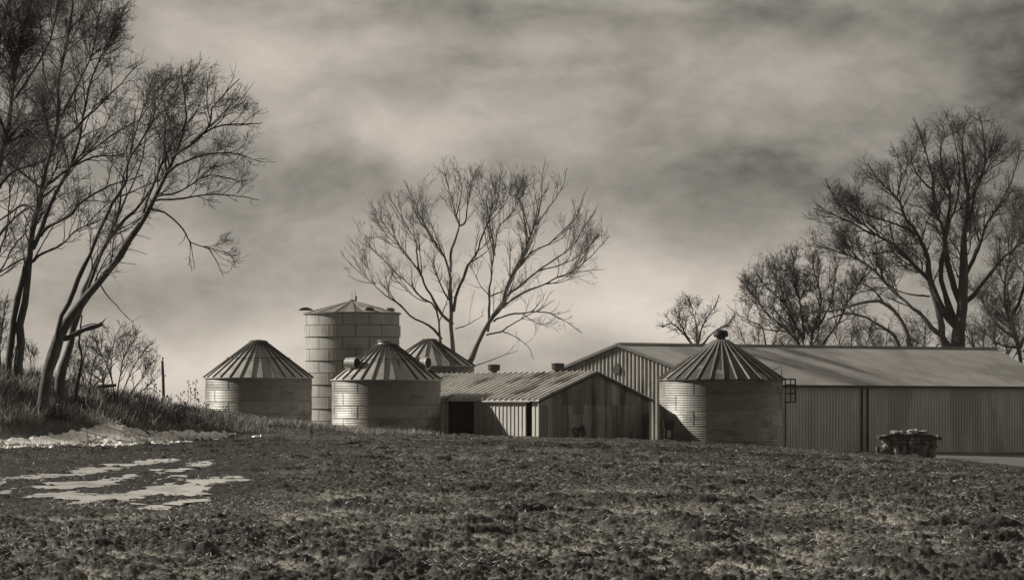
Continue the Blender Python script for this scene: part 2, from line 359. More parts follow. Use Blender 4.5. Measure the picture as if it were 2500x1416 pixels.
# water
ic_, ir_ = np.meshgrid(np.arange(-60, 640, 2.6), np.exp(np.arange(math.log(50), math.log(112), .0018)))
ix_ = (ic_ - 1250) / F * ir_; mk = pud_mask(ix_, ir_); mk2 = mk.copy()
for ax in (0, 1):
    for sh in (1, -1, 2, -2): mk2 |= np.roll(mk, sh, ax)
ii = np.arange(mk.size).reshape(mk.shape); Q = np.stack([ii[:-1, :-1], ii[:-1, 1:], ii[1:, 1:], ii[1:, :-1]], -1)[mk2[:-1, :-1]]
tag(npmesh('puddle_ice', np.stack([ix_, ir_, .058 + 0 * ix_], -1).reshape(-1, 3), Q, MT['water']), kind='structure')

def surf(x, Y):                            # ground height under a point, with the clods
    x = np.asarray(x, float); Y = np.asarray(Y, float); px = 1250 + F * x / Y
    return ground(px, Y) + relief(x, Y, px)[0]

# snow on the bank and below it, a sheet of its own
sc_, sr_ = np.meshgrid(np.arange(-80, 640, 2.4), np.exp(np.arange(math.log(122), math.log(186), .0011)))
sx = (sc_ - 1250) / F * sr_; sg = ground(sc_, sr_)
spy = HY + (EYE - sg) / sr_ * F; spx = sc_
top = ip(spx, [-80, 0, 60, 130, 200, 240, 300, 340, 400, 470, 520, 570, 600], [1085, 1082, 1078, 1064, 1056, 1040, 1038, 1052, 1056, 1060, 1060, 1062, 1070])
bot = ip(spx, [-80, 0, 100, 200, 300, 400, 500, 560, 600], [1098, 1097, 1095, 1092, 1087, 1082, 1072, 1066, 1066])
m1 = np.minimum(spy - top, bot - spy) / 5
n_ = fbm(sx * 1.1, sr_ * .35, 55, 5) - .47; n2_ = fbm(sx * 5, sr_ * 1.5, 66, 4) - .47
msk = np.clip(m1, -3, 1.4) + n_ * 4.6 + n2_ * 4.2 + .2
h = relief(sx, sr_, sc_)[0]
sz = sg + np.where(msk > 0, .05 + .08 * np.clip(msk, 0, 1.2) + h * .18, -.5 + 0 * sg)
keep = (msk[:-1, :-1] > -.25) & (msk[1:, 1:] > -.25)
ii = np.arange(sz.size).reshape(sz.shape); Q = np.stack([ii[:-1, :-1], ii[:-1, 1:], ii[1:, 1:], ii[1:, :-1]], -1)[keep]
tag(npmesh('snow', np.stack([sx, sr_, sz], -1).reshape(-1, 3), Q, MT['snow'], smooth=True), kind='structure')

# gravel yard in front of the long barn
yc_, yr_ = np.meshgrid(np.arange(2180, 2960, 12), np.arange(168, 330, 2.5))
yx = (yc_ - 1250) / F * yr_; yz = ground(yc_, yr_) + .05 - .25 * sm((172 + (2560 - yc_) * .05 - yr_) / 6)
ii = np.arange(yx.size).reshape(yx.shape); Q = np.stack([ii[:-1, :-1], ii[:-1, 1:], ii[1:, 1:], ii[1:, :-1]], -1).reshape(-1, 4)
tag(npmesh('yard', np.stack([yx, yr_, yz], -1).reshape(-1, 3), Q, MT['gravel'], smooth=True), kind='structure')

# ------------------------------------------------------------------ blades: straw, grass, weeds
def blades(name, P, h, w, lean, m, flat=0., label=None, cat=None, rng=RNG):
    n = len(P); az_ = rng.uniform(0, 6.283, n); ln = rng.uniform(0, 1, n) * lean + flat
    d = np.stack([np.cos(az_) * np.sin(ln), np.sin(az_) * np.sin(ln), np.cos(ln)], -1)
    az2 = rng.uniform(0, 6.283, n); s = np.stack([np.cos(az2), np.sin(az2), 0 * az2], -1) * w[:, None] / 2
    mid = P + d * (h * .55)[:, None]; d2 = d + np.stack([np.cos(az_), np.sin(az_), -.4 + 0 * az_], -1) * .35 * rng.uniform(0, 1, n)[:, None]
    tip = mid + d2 * (h * .45)[:, None]
    V = np.stack([P - s, P + s, mid + s * .8, mid - s * .8, tip + s * .25, tip - s * .25], 1).reshape(-1, 3)
    b = np.arange(n)[:, None] * 6; Q = np.concatenate([b + [0, 1, 2, 3], b + [3, 2, 4, 5]])
    o = npmesh(name, V, Q, m); return tag(o, label, cat, kind='stuff')
# straw and stubble bits over the field
n = 150000
ys = HY + 55 + (1425 - HY - 55) * RNG.uniform(0, 1, n) ** 1.0; Yb = np.clip(F * EYE / (ys - HY), 30, 186) ; pxb = RNG.uniform(-60, 2560, n)
xb = (pxb - 1250) / F * Yb; keep = (vnoise(xb * .7, Yb * .25, 31) + .5 * vnoise(xb * 3, Yb * 1.1, 32) > .62) & ~pud_mask(xb, Yb) & ~((pxb < 900) & (Yb > 60) & (RNG.uniform(0, 1, n) < .8))
xb, Yb = xb[keep], Yb[keep]; P = np.stack([xb, Yb, surf(xb, Yb) - .01], -1); n = len(P)
k = (Yb / 60) ** .5
blades('stubble', P, RNG.uniform(.04, .16, n) * k, RNG.uniform(.008, .018, n) * k, .45, MT['straw'], flat=1.05, label='pale straw and stubble bits scattered over the clods', cat='stubble')
# grass on the bank
def on_bank(n, pxr, tr, seed=0):
    px = RNG.uniform(*pxr, n); yc = ip(px, XC, YCR); y0 = ip(px, [-600, 0, 300, 500, 560, 700, 780, 1100], [118, 127, 136, 154, 162, 168, 172, 172])
    Y = y0 + (yc - y0) * RNG.uniform(*tr, n); x = (px - 1250) / F * Y; return px, x, Y
px, x, Y = on_bank(42000, (330, 1090), (.25, 1.08)); 
py = HY + (EYE - ground(px, Y)) / Y * F
kp = (RNG.uniform(0, 1, len(px)) < ip(px, [330, 420, 560, 850, 1000, 1090], [.45, .6, .85, .8, .35, 0])) & (vnoise(x * .8, Y * .3, 71) > .25) & ~((px < 570) & (py > 1052))
x, Y = x[kp], Y[kp]; P = np.stack([x, Y, surf(x, Y) - .03], -1); n = len(P)
blades('bank_grass', P, RNG.uniform(.1, .42, n), RNG.uniform(.012, .03, n), .7, MT['grass'], label='dead tangled grass on the bank in front of the bins', cat='grass')
px, x, Y = on_bank(36000, (-80, 800), (.35, 1.1)); py = HY + (EYE - ground(px, Y)) / Y * F
kp = (RNG.uniform(0, 1, len(px)) < ip(px, [500, 800], [1, .15])) & (py < ip(px, [-80, 0, 60, 130, 240, 300, 340, 400, 560, 800], [1084, 1078, 1074, 1062, 1040, 1036, 1050, 1052, 1058, 1062])) & (vnoise(x * .6, Y * .4, 72) + .3 * vnoise(x * 3, Y * 1, 73) > .38)
x, Y = x[kp], Y[kp]; P = np.stack([x, Y, surf(x, Y) - .05], -1); n = len(P)
pxk = 1250 + F * x / Y; blades('undergrowth', P, ip(pxk, [0, 330, 420, 600, 800], [1, .9, .5, .35, .25]) * RNG.uniform(.15, 1.1, n) * (.3 + 1.1 * vnoise(x * .9, Y * .5, 74)), RNG.uniform(.015, .04, n), .9, MT['brush'], label='dark tangled undergrowth under the bare trees on the bank', cat='undergrowth')
px, x, Y = on_bank(15000, (-80, 420), (.3, 1.0)); kp = vnoise(x * .5, Y * .5, 81) + .4 * vnoise(x * 2, Y, 82) > .78; x, Y = x[kp], Y[kp]; P = np.stack([x, Y, surf(x, Y)], -1); n = len(P)
blades('pale_brush', P, RNG.uniform(.2, .9, n), RNG.uniform(.012, .03, n), 1.2, MT['straw'], label='pale bent grass stems tangled among the dark undergrowth', cat='dry grass')
px, x, Y = on_bank(2600, (-80, 560), (.0, .6)); P = np.stack([x, Y, surf(x, Y)], -1); n = len(P)
blades('snow_weeds', P, RNG.uniform(.1, .4, n), RNG.uniform(.012, .025, n), .6, MT['weed'], label='sparse short weeds poking through the snow', cat='weeds')

# ------------------------------------------------------------------ trees
def tubes(P, R, sides):
    """P (N,K,3), R (N,K) -> verts, quads"""
    Nn, K, _ = P.shape; T = np.empty_like(P); T[:, 1:-1] = P[:, 2:] - P[:, :-2]; T[:, 0] = P[:, 1] - P[:, 0]; T[:, -1] = P[:, -1] - P[:, -2]
    T /= np.linalg.norm(T, axis=2, keepdims=True) + 1e-9
    ref = np.array([.13, .97, .2]); A = np.cross(T, ref); A /= np.linalg.norm(A, axis=2, keepdims=True) + 1e-9; B = np.cross(T, A)
    th = np.arange(sides) * 2 * np.pi / sides
    V = P[:, :, None] + (A[:, :, None] * np.cos(th)[:, None] + B[:, :, None] * np.sin(th)[:, None]) * R[:, :, None, None]
    idx = np.arange(Nn * K * sides).reshape(Nn, K, sides); nx = np.roll(idx, -1, 2)
    Q = np.stack([idx[:, :-1], nx[:, :-1], nx[:, 1:], idx[:, 1:]], -1).reshape(-1, 4)
    return V.reshape(-1, 3), Q
def resample(pts, K):
    pts = np.asarray(pts, float)
    if len(pts) == 2: pts = np.stack([pts[0], (pts[0] + pts[1]) / 2, pts[1]])
    n = len(pts); ext = np.vstack([2 * pts[0] - pts[1], pts, 2 * pts[-1] - pts[-2]])
    d = np.r_[0, np.cumsum(np.linalg.norm(np.diff(pts[:, :2], axis=0), axis=1))]; q = np.linspace(0, d[-1], K); out = []
    for s in q:
        i = min(max(np.searchsorted(d, s, 'right') - 1, 0), n - 2); t = (s - d[i]) / (d[i + 1] - d[i] + 1e-9)
        p0, p1, p2, p3 = ext[i], ext[i + 1], ext[i + 2], ext[i + 3]
        out.append(.5 * (2 * p1 + (p2 - p0) * t + (2 * p0 - 5 * p1 + 4 * p2 - p3) * t * t + (3 * p1 - p0 - 3 * p2 + p3) * t ** 3))
    return np.array(out)
def unit(v): return v / (np.linalg.norm(v, axis=-1, keepdims=True) + 1e-9)
def tree(name, label, cat, Y0, limbs, env, seed=1, trop=(0, 0, 1), tropk=.12, lv=None, twr=.007, bark='bark', twig='twig', group=None, depth=2.5, wig=.12, ang=(22, 52), extra=0, nofill=()):
    """limbs: list of (points [(px,py)...], r0_px, r1_px, spawn 0..1); first limb is the trunk. env: ellipses (cx,cy,rx,ry) in photo px"""
    rng = np.random.default_rng(seed); K0 = 22
    bx, by = limbs[0][0][0]; base = W(bx, by, Y0); gzb = gz(base[0], Y0); base[2] = min(base[2], gzb)
    root = thing(name, label, cat, base, 0, group)
    ph = rng.uniform(0, 6.28, 3)
    def dep(px, py): # smooth depth relief of the crown, zero at the base
        a = min(1, math.hypot(px - bx, py - by) / 260.)
        return depth * a * (math.sin(px / 95. + ph[0]) * .6 + math.sin(py / 120. + px / 210. + ph[1]) * .6)
    L0 = []; R0 = []; sp = []
    for pts, r0, r1, s in limbs:
        q = resample(pts, K0); p3 = np.array([W(a, b, Y0 + dep(a, b)) for a, b in q]); ln = np.linalg.norm(p3[-1] - p3[0])
        if q[0][1] > by - 45: p3[0, 2] -= 1.3
        wgl = np.cumsum(rng.normal(0, 1, (K0, 3)), axis=0); wgl -= np.linspace(0, 1, K0)[:, None] * wgl[-1]
        p3 += wgl * ln * .0035; L0.append(p3); rk = (.66 if twig == 'twigpale' else .76) if len(limbs) > 8 else .9; R0.append((1 + .10 * np.sin(np.linspace(0, 19, K0) + rng.uniform(0, 6)) + rng.normal(0, .05, K0)) * rk * (r1 + (r0 - r1) * np.linspace(1, 0, K0) ** 1.35) * Y0 / F); sp.append(s)
    E = [(W(cx, cy, Y0), rx * Y0 / F, ry * Y0 / F) for cx, cy, rx, ry in env]
    def inside(p, tol=1.0):
        if isinstance(tol, float): tol = np.full(p.shape[:-1], tol)
        r = np.zeros(p.shape[:-1], bool)
        for c, a, b in E: r |= (((p[..., 0] - c[0]) / a) ** 2 + ((p[..., 1] - c[1]) / (a * .85 + depth)) ** 2 + ((p[..., 2] - c[2]) / b) ** 2) < tol
        return r
    trop = unit(np.array(trop, float))
    P = np.array(L0); R = np.array(R0); spw = np.array(sp); tv, tq, bv, bq = [], [], [], []; nv = 0; nb = 0
    v, q = tubes(P, R, 8)
    # trunk = first limb plus any limb that starts within the bottom part; everything else is crown
    split = 8 * K0
    tv.append(v[:split]); tq.append(q[q.max(1) < split]); bv.append(v[split:]); bq.append(q[q.min(1) >= split] - split); nb = len(v) - split
    # flare where the trunk meets the ground
    lv = lv or [(1.5, (1.6, 4.2), 9), (2.6, (.9, 2.3), 7), (3.6, (.4, 1.2), 5), (4.0, (.2, .6), 4)]
    for li, (dn, (lmin, lmax), K) in enumerate(lv):
        seg = np.linalg.norm(np.diff(P, axis=1), axis=2); Ls = seg.sum(1)
        cnt = rng.poisson(Ls * dn * spw * (1, 1.15, 1.15, 1.0)[li]); par = np.repeat(np.arange(len(P)), cnt); m = len(par)
        if m == 0: break
        lo = .22 if li else .30
        t = lo + (1 - lo) * rng.uniform(0, 1, m) ** .85; fi = t * (P.shape[1] - 1); i0 = np.minimum(fi.astype(int), P.shape[1] - 2); f = (fi - i0)[:, None]
        p = P[par, i0] * (1 - f) + P[par, i0 + 1] * f; tg = unit(P[par, i0 + 1] - P[par, i0]); pr = R[par, i0] * (1 - f[:, 0]) + R[par, i0 + 1] * f[:, 0]
        rv = unit(np.cross(tg, rng.normal(0, 1, (m, 3)))); a = np.radians(rng.uniform(ang[0], ang[1] + 6 * li, m))[:, None]
        d = unit(tg * np.cos(a) + rv * np.sin(a))
        if li > 1: lmin, lmax = lmin * 1.3, lmax * 1.35
        L = (lmin + (lmax - lmin) * rng.uniform(0, 1, m) ** 1.4) * (1.1 - .4 * t) * np.clip(Ls[par] / (1.0 * lmax), .55, 1.1)
        tl = rng.uniform(.6, 1.45, m); fr = sum(inside(p + d * (L * kk)[:, None], tl).astype(float) for kk in (.25, .5, .75, 1.0)) / 4
        L = L * (.22 + .78 * fr); ok = (fr > 0) | (rng.uniform(0, 1, m) < .35)
        p, d, L, pr = p[ok], d[ok], L[ok], pr[ok]; m = len(p)
        pts = [p]; cur = d; drift = rng.normal(0, 1, (m, 3)) * wig
        for s in range(K - 1):
            cur = unit(cur + trop * tropk + drift * .6 + rng.normal(0, 1, (m, 3)) * wig * (1 + .12 * li)); pts.append(pts[-1] + cur * (L / (K - 1))[:, None])
        NP = np.stack(pts, 1); r0 = np.minimum(pr * .62, .016 * L + twr); r0 = np.maximum(r0, twr)
        NR = r0[:, None] * (1 - np.linspace(0, 1, K) ** 1.1 * .62)[None] ; NR = np.maximum(NR, twr * .7)
        v, q = tubes(NP, NR, 6 if li == 0 else (4 if li == 1 else 3)); bv.append(v); bq.append(q + nb); nb += len(v)
        P, R, spw = NP, NR, np.ones(m)
    npmesh('trunk', np.vstack(tv) - base, np.vstack(tq), MT[bark], root, smooth=True)
    npmesh('crown', np.vstack(bv) - base, np.vstack(bq), MT[twig], root, smooth=True)
    return root

# left edge tree, mostly off frame
tree('bare_tree', 'bare tree rising at the left edge of the picture behind the twin trunk tree', 'tree', 152,
  [([(-70,930),(-60,780),(-40,640),(-10,470),(20,340),(40,240),(50,120),(80,0),(100,-90)], 15, 4, 1),
   ([(-40,640),(0,570),(50,520),(90,500)], 6, 2, .8), ([(-10,470),(30,420),(90,400),(130,380)], 5, 2, .8), ([(20,340),(60,300),(120,290),(180,250)], 5, 1.5, 1),
   ([(20,340),(-20,220),(0,100),(20,0),(30,-80)], 6, 2, 1), ([(40,240),(90,160),(130,60),(150,-60)], 4, 1.5, 1), ([(-60,780),(-20,700),(30,610),(70,560)], 5, 1.5, .5),
   ([(-60,740),(-10,640),(20,560),(24,450)],5,2,.7)],
  [(20, 120, 170, 300), (20, 380, 130, 160), (0, 620, 90, 150)], 11, (.35, 0, 1), .10, twr=.0085, depth=2.5, group='bare trees on the left bank',
  lv=[(2.2, (1.2, 3.4), 8), (3.8, (.7, 1.9), 6), (5.0, (.35, 1.0), 5), (4.5, (.2, .5), 4)])
# twin trunk tree
tree('bare_tree', 'tall bare tree with twin grey trunks, second in from the left edge', 'tree', 144,
  [([(40,935),(48,850),(53,790),(66,700),(76,625),(94,524),(117,447),(135,356),(147,285),(145,203),(160,120),(172,30),(185,-80)], 15, 3.5, 1),
   ([(20,935),(26,850),(34,780),(48,715),(61,650),(72,625)], 12, 9, .12),
   ([(85,610),(102,572),(125,510),(152,457),(178,407),(196,356),(205,300),(224,203),(254,127),(285,61)], 8, 2, 1),
   ([(100,575),(122,554),(173,529),(203,493),(264,460),(315,442),(350,428)], 6, 1.8, .7),
   ([(80,640),(92,625),(147,600),(188,564),(254,534)], 5, 1.5, .7),
   ([(94,524),(60,500),(20,525),(-30,560)], 5, 2, .6), ([(76,625),(40,640),(0,665),(-40,690)], 4, 2, .5),
   ([(147,285),(190,210),(225,120),(240,50),(250,0)], 4.5, 1.5, 1), ([(135,356),(200,300),(250,250),(300,200),(335,160)], 5, 1.5, 1),
   ([(117,447),(180,400),(240,350),(300,310),(345,290)], 4.5, 1.5, .9), ([(147,285),(110,190),(100,90),(90,0),(85,-60)], 4.5, 1.5, 1),
   ([(130,380),(90,330),(40,290),(0,270)], 4, 1.5, .9), ([(70,660),(100,600),(140,540),(180,500)], 3, 1, .4)],
  [(190, 130, 150, 210), (120, 300, 170, 160), (250, 330, 120, 120), (180, 500, 140, 110), (40, 600, 90, 110)], 12, (.35, 0, 1), .10, twr=.0083, depth=2.2, group='bare trees on the left bank',
  lv=[(2.2, (1.0, 3.2), 8), (3.8, (.6, 1.8), 6), (5.0, (.35, 1.0), 5), (4.2, (.2, .5), 4)])
# leaning tree
tree('bare_tree', 'large bare tree leaning right over the bank with a broken stub low on its trunk', 'tree', 140,
  [([(98,945),(112,905),(127,860),(146,812),(170,772),(199,738),(229,700),(258,664),(290,620),(325,569),(356,518),(379,478),(402,427),(427,376),(447,305),(447,229),(442,163)], 21, 2, .75),
   ([(135,840),(141,788),(168,738),(190,700),(198,676),(224,625),(254,564),(275,508),(305,457),(315,397),(346,346),(376,285),(376,193)], 10, 2, .85),
   ([(420,385),(450,362),(483,340),(513,300),(518,264),(554,224),(585,193)], 5, 1.5, 1), ([(465,350),(500,325),(549,305),(610,305),(640,300)], 4, 1.3, 1),
   ([(402,427),(440,400),(503,376),(574,376),(640,396)], 4.5, 1.3, 1), ([(379,488),(432,486),(508,475),(574,478),(632,488)], 4, 1.2, .9),
   ([(379,480),(442,465),(508,427),(585,442)], 4, 1.2, .9),
   ([(366,512),(407,524),(447,564),(465,592),(508,605),(559,620),(572,640)], 3.5, 1.2, .8), ([(465,592),(470,625),(475,656)], 1.6, .8, .3), ([(508,605),(530,640),(545,675)], 2, .9, .7),
   ([(405,424),(400,340),(410,260),(440,200)], 4, 1.3, 1), ([(315,397),(340,300),(370,220),(380,180)], 3.5, 1.2, 1), ([(350,520),(380,440),(420,350),(480,270),(500,220)], 4, 1.2, .9),
   ([(152,826),(172,823),(203,808),(237,797),(248,790)], 9, 7, 0), ([(246,792),(253,784),(261,775)], 4, .7, 0),
   ([(243,690),(262,722),(280,742),(300,765),(323,785)], 2.4, 1, .1), ([(322,573),(345,576),(368,584)], 1.3, .7, .2), ([(300,607),(330,612),(360,622)], 1.3, .7, .2), ([(283,640),(310,643),(333,646)], 1.5, .8, .1)],
  [(470, 330, 170, 170), (560, 350, 95, 145), (400, 270, 90, 110), (340, 330, 80, 130), (520, 620, 65, 60), (470, 480, 130, 70), (270, 600, 60, 80)], 13, (.5, 0, .75), .09, twr=.0078, depth=1.8, group='bare trees on the left bank',
  lv=[(2.4, (.9, 2.6), 8), (4.0, (.5, 1.5), 6), (5.0, (.3, .9), 5), (4.2, (.2, .45), 4)])
tree('bare_tree', 'slimmer dark bare tree standing just behind the big leaning trunk', 'tree', 147,
  [([(148,965),(156,915),(170,861),(186,806),(203,751),(212,717),(232,660),(258,600),(280,564),(330,508),(365,460),(395,400),(420,340)], 14, 1.6, .8),
   ([(212,717),(244,635),(262,585),(300,500),(330,430),(350,370),(362,300)], 5, 1.4, .9), ([(258,600),(290,520),(300,440),(320,350),(330,270)], 4, 1.3, .9),
   ([(182,1000),(190,930),(195,870),(190,830),(200,770)], 5.5, 2, .2), ([(195,800),(230,790),(260,800)], 2, .8, .5)],
  [(330, 400, 110, 170), (270, 560, 90, 130)], 14, (.45, 0, .9), .09, twr=.0085, depth=2, group='bare trees on the left bank',
  lv=[(1.6, (.9, 2.4), 8), (3.0, (.5, 1.5), 6), (3.8, (.3, .9), 5), (2.6, (.2, .45), 4)])
# shrubs on the bank
tree('bare_shrub', 'bushy bare shrub on the bank between the leaning tree and the post', 'shrub', 154,
  [([(285,990),(290,940),(300,880),(320,830)], 2.5, 1, .9), ([(285,985),(270,920),(240,850),(225,810)], 2.2, .8, .9), ([(290,985),(320,910),(350,860),(370,840)], 2.2, .8, .9), ([(280,985),(275,900),(280,830),(300,790)], 2, .8, .9),
   ([(300,985),(340,930),(365,890),(380,880)], 2, .8, .9), ([(275,985),(250,930),(210,900),(195,850)], 2, .8, .9), ([(300,988),(350,950),(378,925)], 1.8, .7, .8)],
  [(290, 885, 95, 95)], 21, (0, 0, 1), .08, twr=.0083, depth=1.2, twig='twig', lv=[(5.0, (.5, 1.5), 7), (6.0, (.35, .9), 5), (5.5, (.2, .5), 4)], ang=(20, 45), bark='twig')
tree('bare_shrub', 'low tangled shrub at the foot of the slim dark tree', 'shrub', 156,
  [([(225,985),(222,930),(228,880),(240,830)], 2.4, 1, .9), ([(220,985),(200,920),(205,860)], 2, .8, .9), ([(230,985),(255,930),(262,880)], 2, .8, .9), ([(220,985),(180,930),(165,880)], 2, .8, .8)],
  [(215, 890, 70, 85)], 22, (0, 0, 1), .08, twr=.0085, depth=1.0, lv=[(5.5, (.5, 1.3), 7), (6.0, (.35, .8), 5), (4.5, (.2, .5), 4)], bark='twig')
tree('bare_shrub', 'dark shrub at the left edge beside the twin trunks', 'shrub', 155,
  [([(5,940),(2,860),(10,780),(20,720)], 2.6, 1, .9), ([(0,940),(-20,850),(-10,760)], 2.2, .9, .9), ([(85,945),(75,890),(70,850)], 1.6, .7, .8), ([(8,940),(30,880),(25,820)], 2, .8, .9)],
  [(0, 810, 60, 120), (75, 880, 30, 50)], 23, (0, 0, 1), .08, twr=.0085, depth=1.0, lv=[(5.0, (.5, 1.5), 7), (6.0, (.35, .9), 5), (4.5, (.2, .5), 4)], bark='twig')
for i, (bx, by, w, h, tw, lab) in enumerate([(30, 985, 60, 60, 'twigpale', 'low pale tangle of twigs below the twin trunks'), (120, 1000, 55, 55, 'twigpale', 'pale straggling bush at the foot of the big leaning trunk'), (205, 1010, 50, 60, 'twig', 'dark thorny bush below the slim dark tree'),
        (270, 1015, 60, 50, 'twig', 'dark bush on the bank just above the snow hump'), (345, 1010, 45, 35, 'twig', 'low dark scrub left of the foot of the lone post'), (60, 1040, 60, 45, 'twig', 'dark low tangle above the left end of the snow'), (165, 975, 50, 50, 'twigpale', 'pale brush among the trunks of the two leaning trees')]):
    Yb_ = float(ip(bx, XC, YCR)) - (1 if by < 1000 else 5); tree('bank_brush', lab, 'brush', Yb_,
      [([(bx, by), (bx, by - h * .5), (bx + 5, by - h)], 1.5, .7, 1), ([(bx, by), (bx - w * .3, by - h * .5), (bx - w * .6, by - h * .8)], 1.4, .7, 1), ([(bx, by), (bx + w * .3, by - h * .5), (bx + w * .6, by - h * .7)], 1.4, .7, 1), ([(bx, by), (bx - w * .5, by - h * .2), (bx - w * .9, by - h * .35)], 1.2, .6, 1), ([(bx, by), (bx + w * .5, by - h * .25), (bx + w * .95, by - h * .3)], 1.2, .6, 1)],
      [(bx, by - h * .4, w, h * .7)], 70 + i, (.2, 0, .6), .02, twr=.0075, depth=.8, bark=tw, twig=tw, wig=.3, group='tangled brush on the bank', lv=[(7, (.3, .9), 6), (7, (.2, .6), 5), (5, (.15, .35), 4)], ang=(25, 65))
x, Y, z = float((228 - 1250) / F * 158), 158., gz((228 - 1250) / F * 158, 158.)
m = MB(); m.tube([(-1.3, 0, .25), (-.5, .1, .38), (.4, .05, .55), (1.1, 0, .62)], [.14, .13, .11, .07], 9); m.tube([(-.1, .06, .45), (.2, -.1, .75), (.45, -.1, .95)], [.05, .04, .02], 6)
o = m.build('fallen_log', 'bark'); o.location = (x, Y, z); tag(o, 'fallen log with a broken side limb lying on the bank behind the dark bush', 'log')
# middle tree
tree('bare_tree', 'wide spreading bare tree with forked trunks behind the grain bins', 'tree', 288,
  [([(1112,985),(1111,900),(1110,857),(1104,793),(1106,752),(1102,712),(1100,664),(1086,628),(1062,591),(1038,551),(1021,511),(1005,475),(985,439)], 12, 1.4, .75),
   ([(1106,760),(1114,720),(1130,684),(1142,648),(1162,616),(1178,567),(1194,527),(1215,487),(1223,430)], 6.5, 1.3, 1), ([(1100,664),(1102,612),(1122,551),(1114,527),(1098,471),(1086,420)], 5, 1.2, 1),
   ([(1122,551),(1134,543),(1142,491),(1158,425)], 3, 1.1, 1), ([(1114,527),(1125,470),(1120,420)], 2.5, 1, 1),
   ([(1104,793),(1078,773),(1058,736),(1042,704),(1025,664),(1001,628),(969,595),(941,559),(917,519),(905,491)], 6, 1.3, 1), ([(1025,664),(1021,624),(1017,591),(997,559),(969,511),(945,471)], 4, 1.2, 1),
   ([(1095,985),(1086,880),(1078,829),(1076,785),(1066,744),(1030,724),(1005,696),(973,668),(941,640),(909,608),(893,587)], 7, 1.3, .7),
   ([(1078,829),(1062,809),(1038,789),(1005,773),(981,744),(953,724),(917,692),(893,672),(860,648),(832,616)], 5, 1.2, .8), ([(893,672),(881,660),(862,625)], 2, 1, .9), ([(917,692),(881,688),(848,672)], 2, 1, .9),
   ([(1125,985),(1154,877),(1182,825),(1198,789),(1223,752),(1237,724),(1243,696),(1259,664),(1279,632),(1291,595),(1307,551),(1319,511),(1323,451),(1331,394)], 13, 1.2, .75),
   ([(1243,696),(1263,660),(1303,620),(1343,595),(1376,563),(1408,527),(1428,470)], 4.5, 1.2, 1), ([(1237,724),(1263,704),(1315,660),(1355,632),(1396,600),(1432,547),(1456,511)], 4.5, 1.2, 1),
   ([(1223,752),(1263,720),(1315,700),(1355,680),(1400,664),(1440,636),(1464,608),(1488,575)], 4.5, 1.2, 1), ([(1315,660),(1384,640),(1432,612),(1455,580)], 3, 1.1, 1),
   ([(1190,810),(1194,769),(1196,724),(1203,672),(1209,624),(1219,551),(1255,511),(1267,460)], 5, 1.2, 1), ([(1196,724),(1174,696),(1162,672)], 2.5, 1, .8), ([(1196,724),(1235,704),(1260,660)], 3, 1, .8),
   ([(1209,624),(1200,560),(1190,500),(1195,460)], 2.5, 1, 1), ([(1307,551),(1340,510),(1370,460),(1385,410)], 3, 1, 1), ([(1291,595),(1280,540),(1270,500),(1265,455)], 2.5, 1, 1),
   ([(1205,785),(1219,777),(1263,765),(1311,762),(1351,769),(1384,785),(1420,813)], 4, 1.1, .7), ([(1188,818),(1227,809),(1263,785),(1303,764),(1355,732)], 3.5, 1, .5), ([(1227,809),(1263,825),(1291,849),(1303,877)], 2.2, .9, .6),
   ([(1154,895),(1182,887),(1223,869),(1263,857)], 2.4, .9, .6), ([(1112,802),(1130,797),(1154,785),(1182,769)], 2.4, .9, .6)],
  [(1110, 600, 140, 190), (1000, 610, 150, 140), (1280, 600, 140, 190), (1380, 610, 105, 130), (1150, 520, 200, 110), (900, 660, 65, 70), (1340, 800, 80, 55), (1220, 860, 60, 40), (1200,700,180,100)],
  31, (0, 0, 1), .13, twr=.0125, depth=4, bark='barkpale', twig='twigpale', ang=(18, 42), wig=.07,
  lv=[(1.1, (1.8, 4.6), 9), (1.7, (1.0, 2.6), 6), (2.2, (.5, 1.4), 5), (2.0, (.3, .7), 4)])
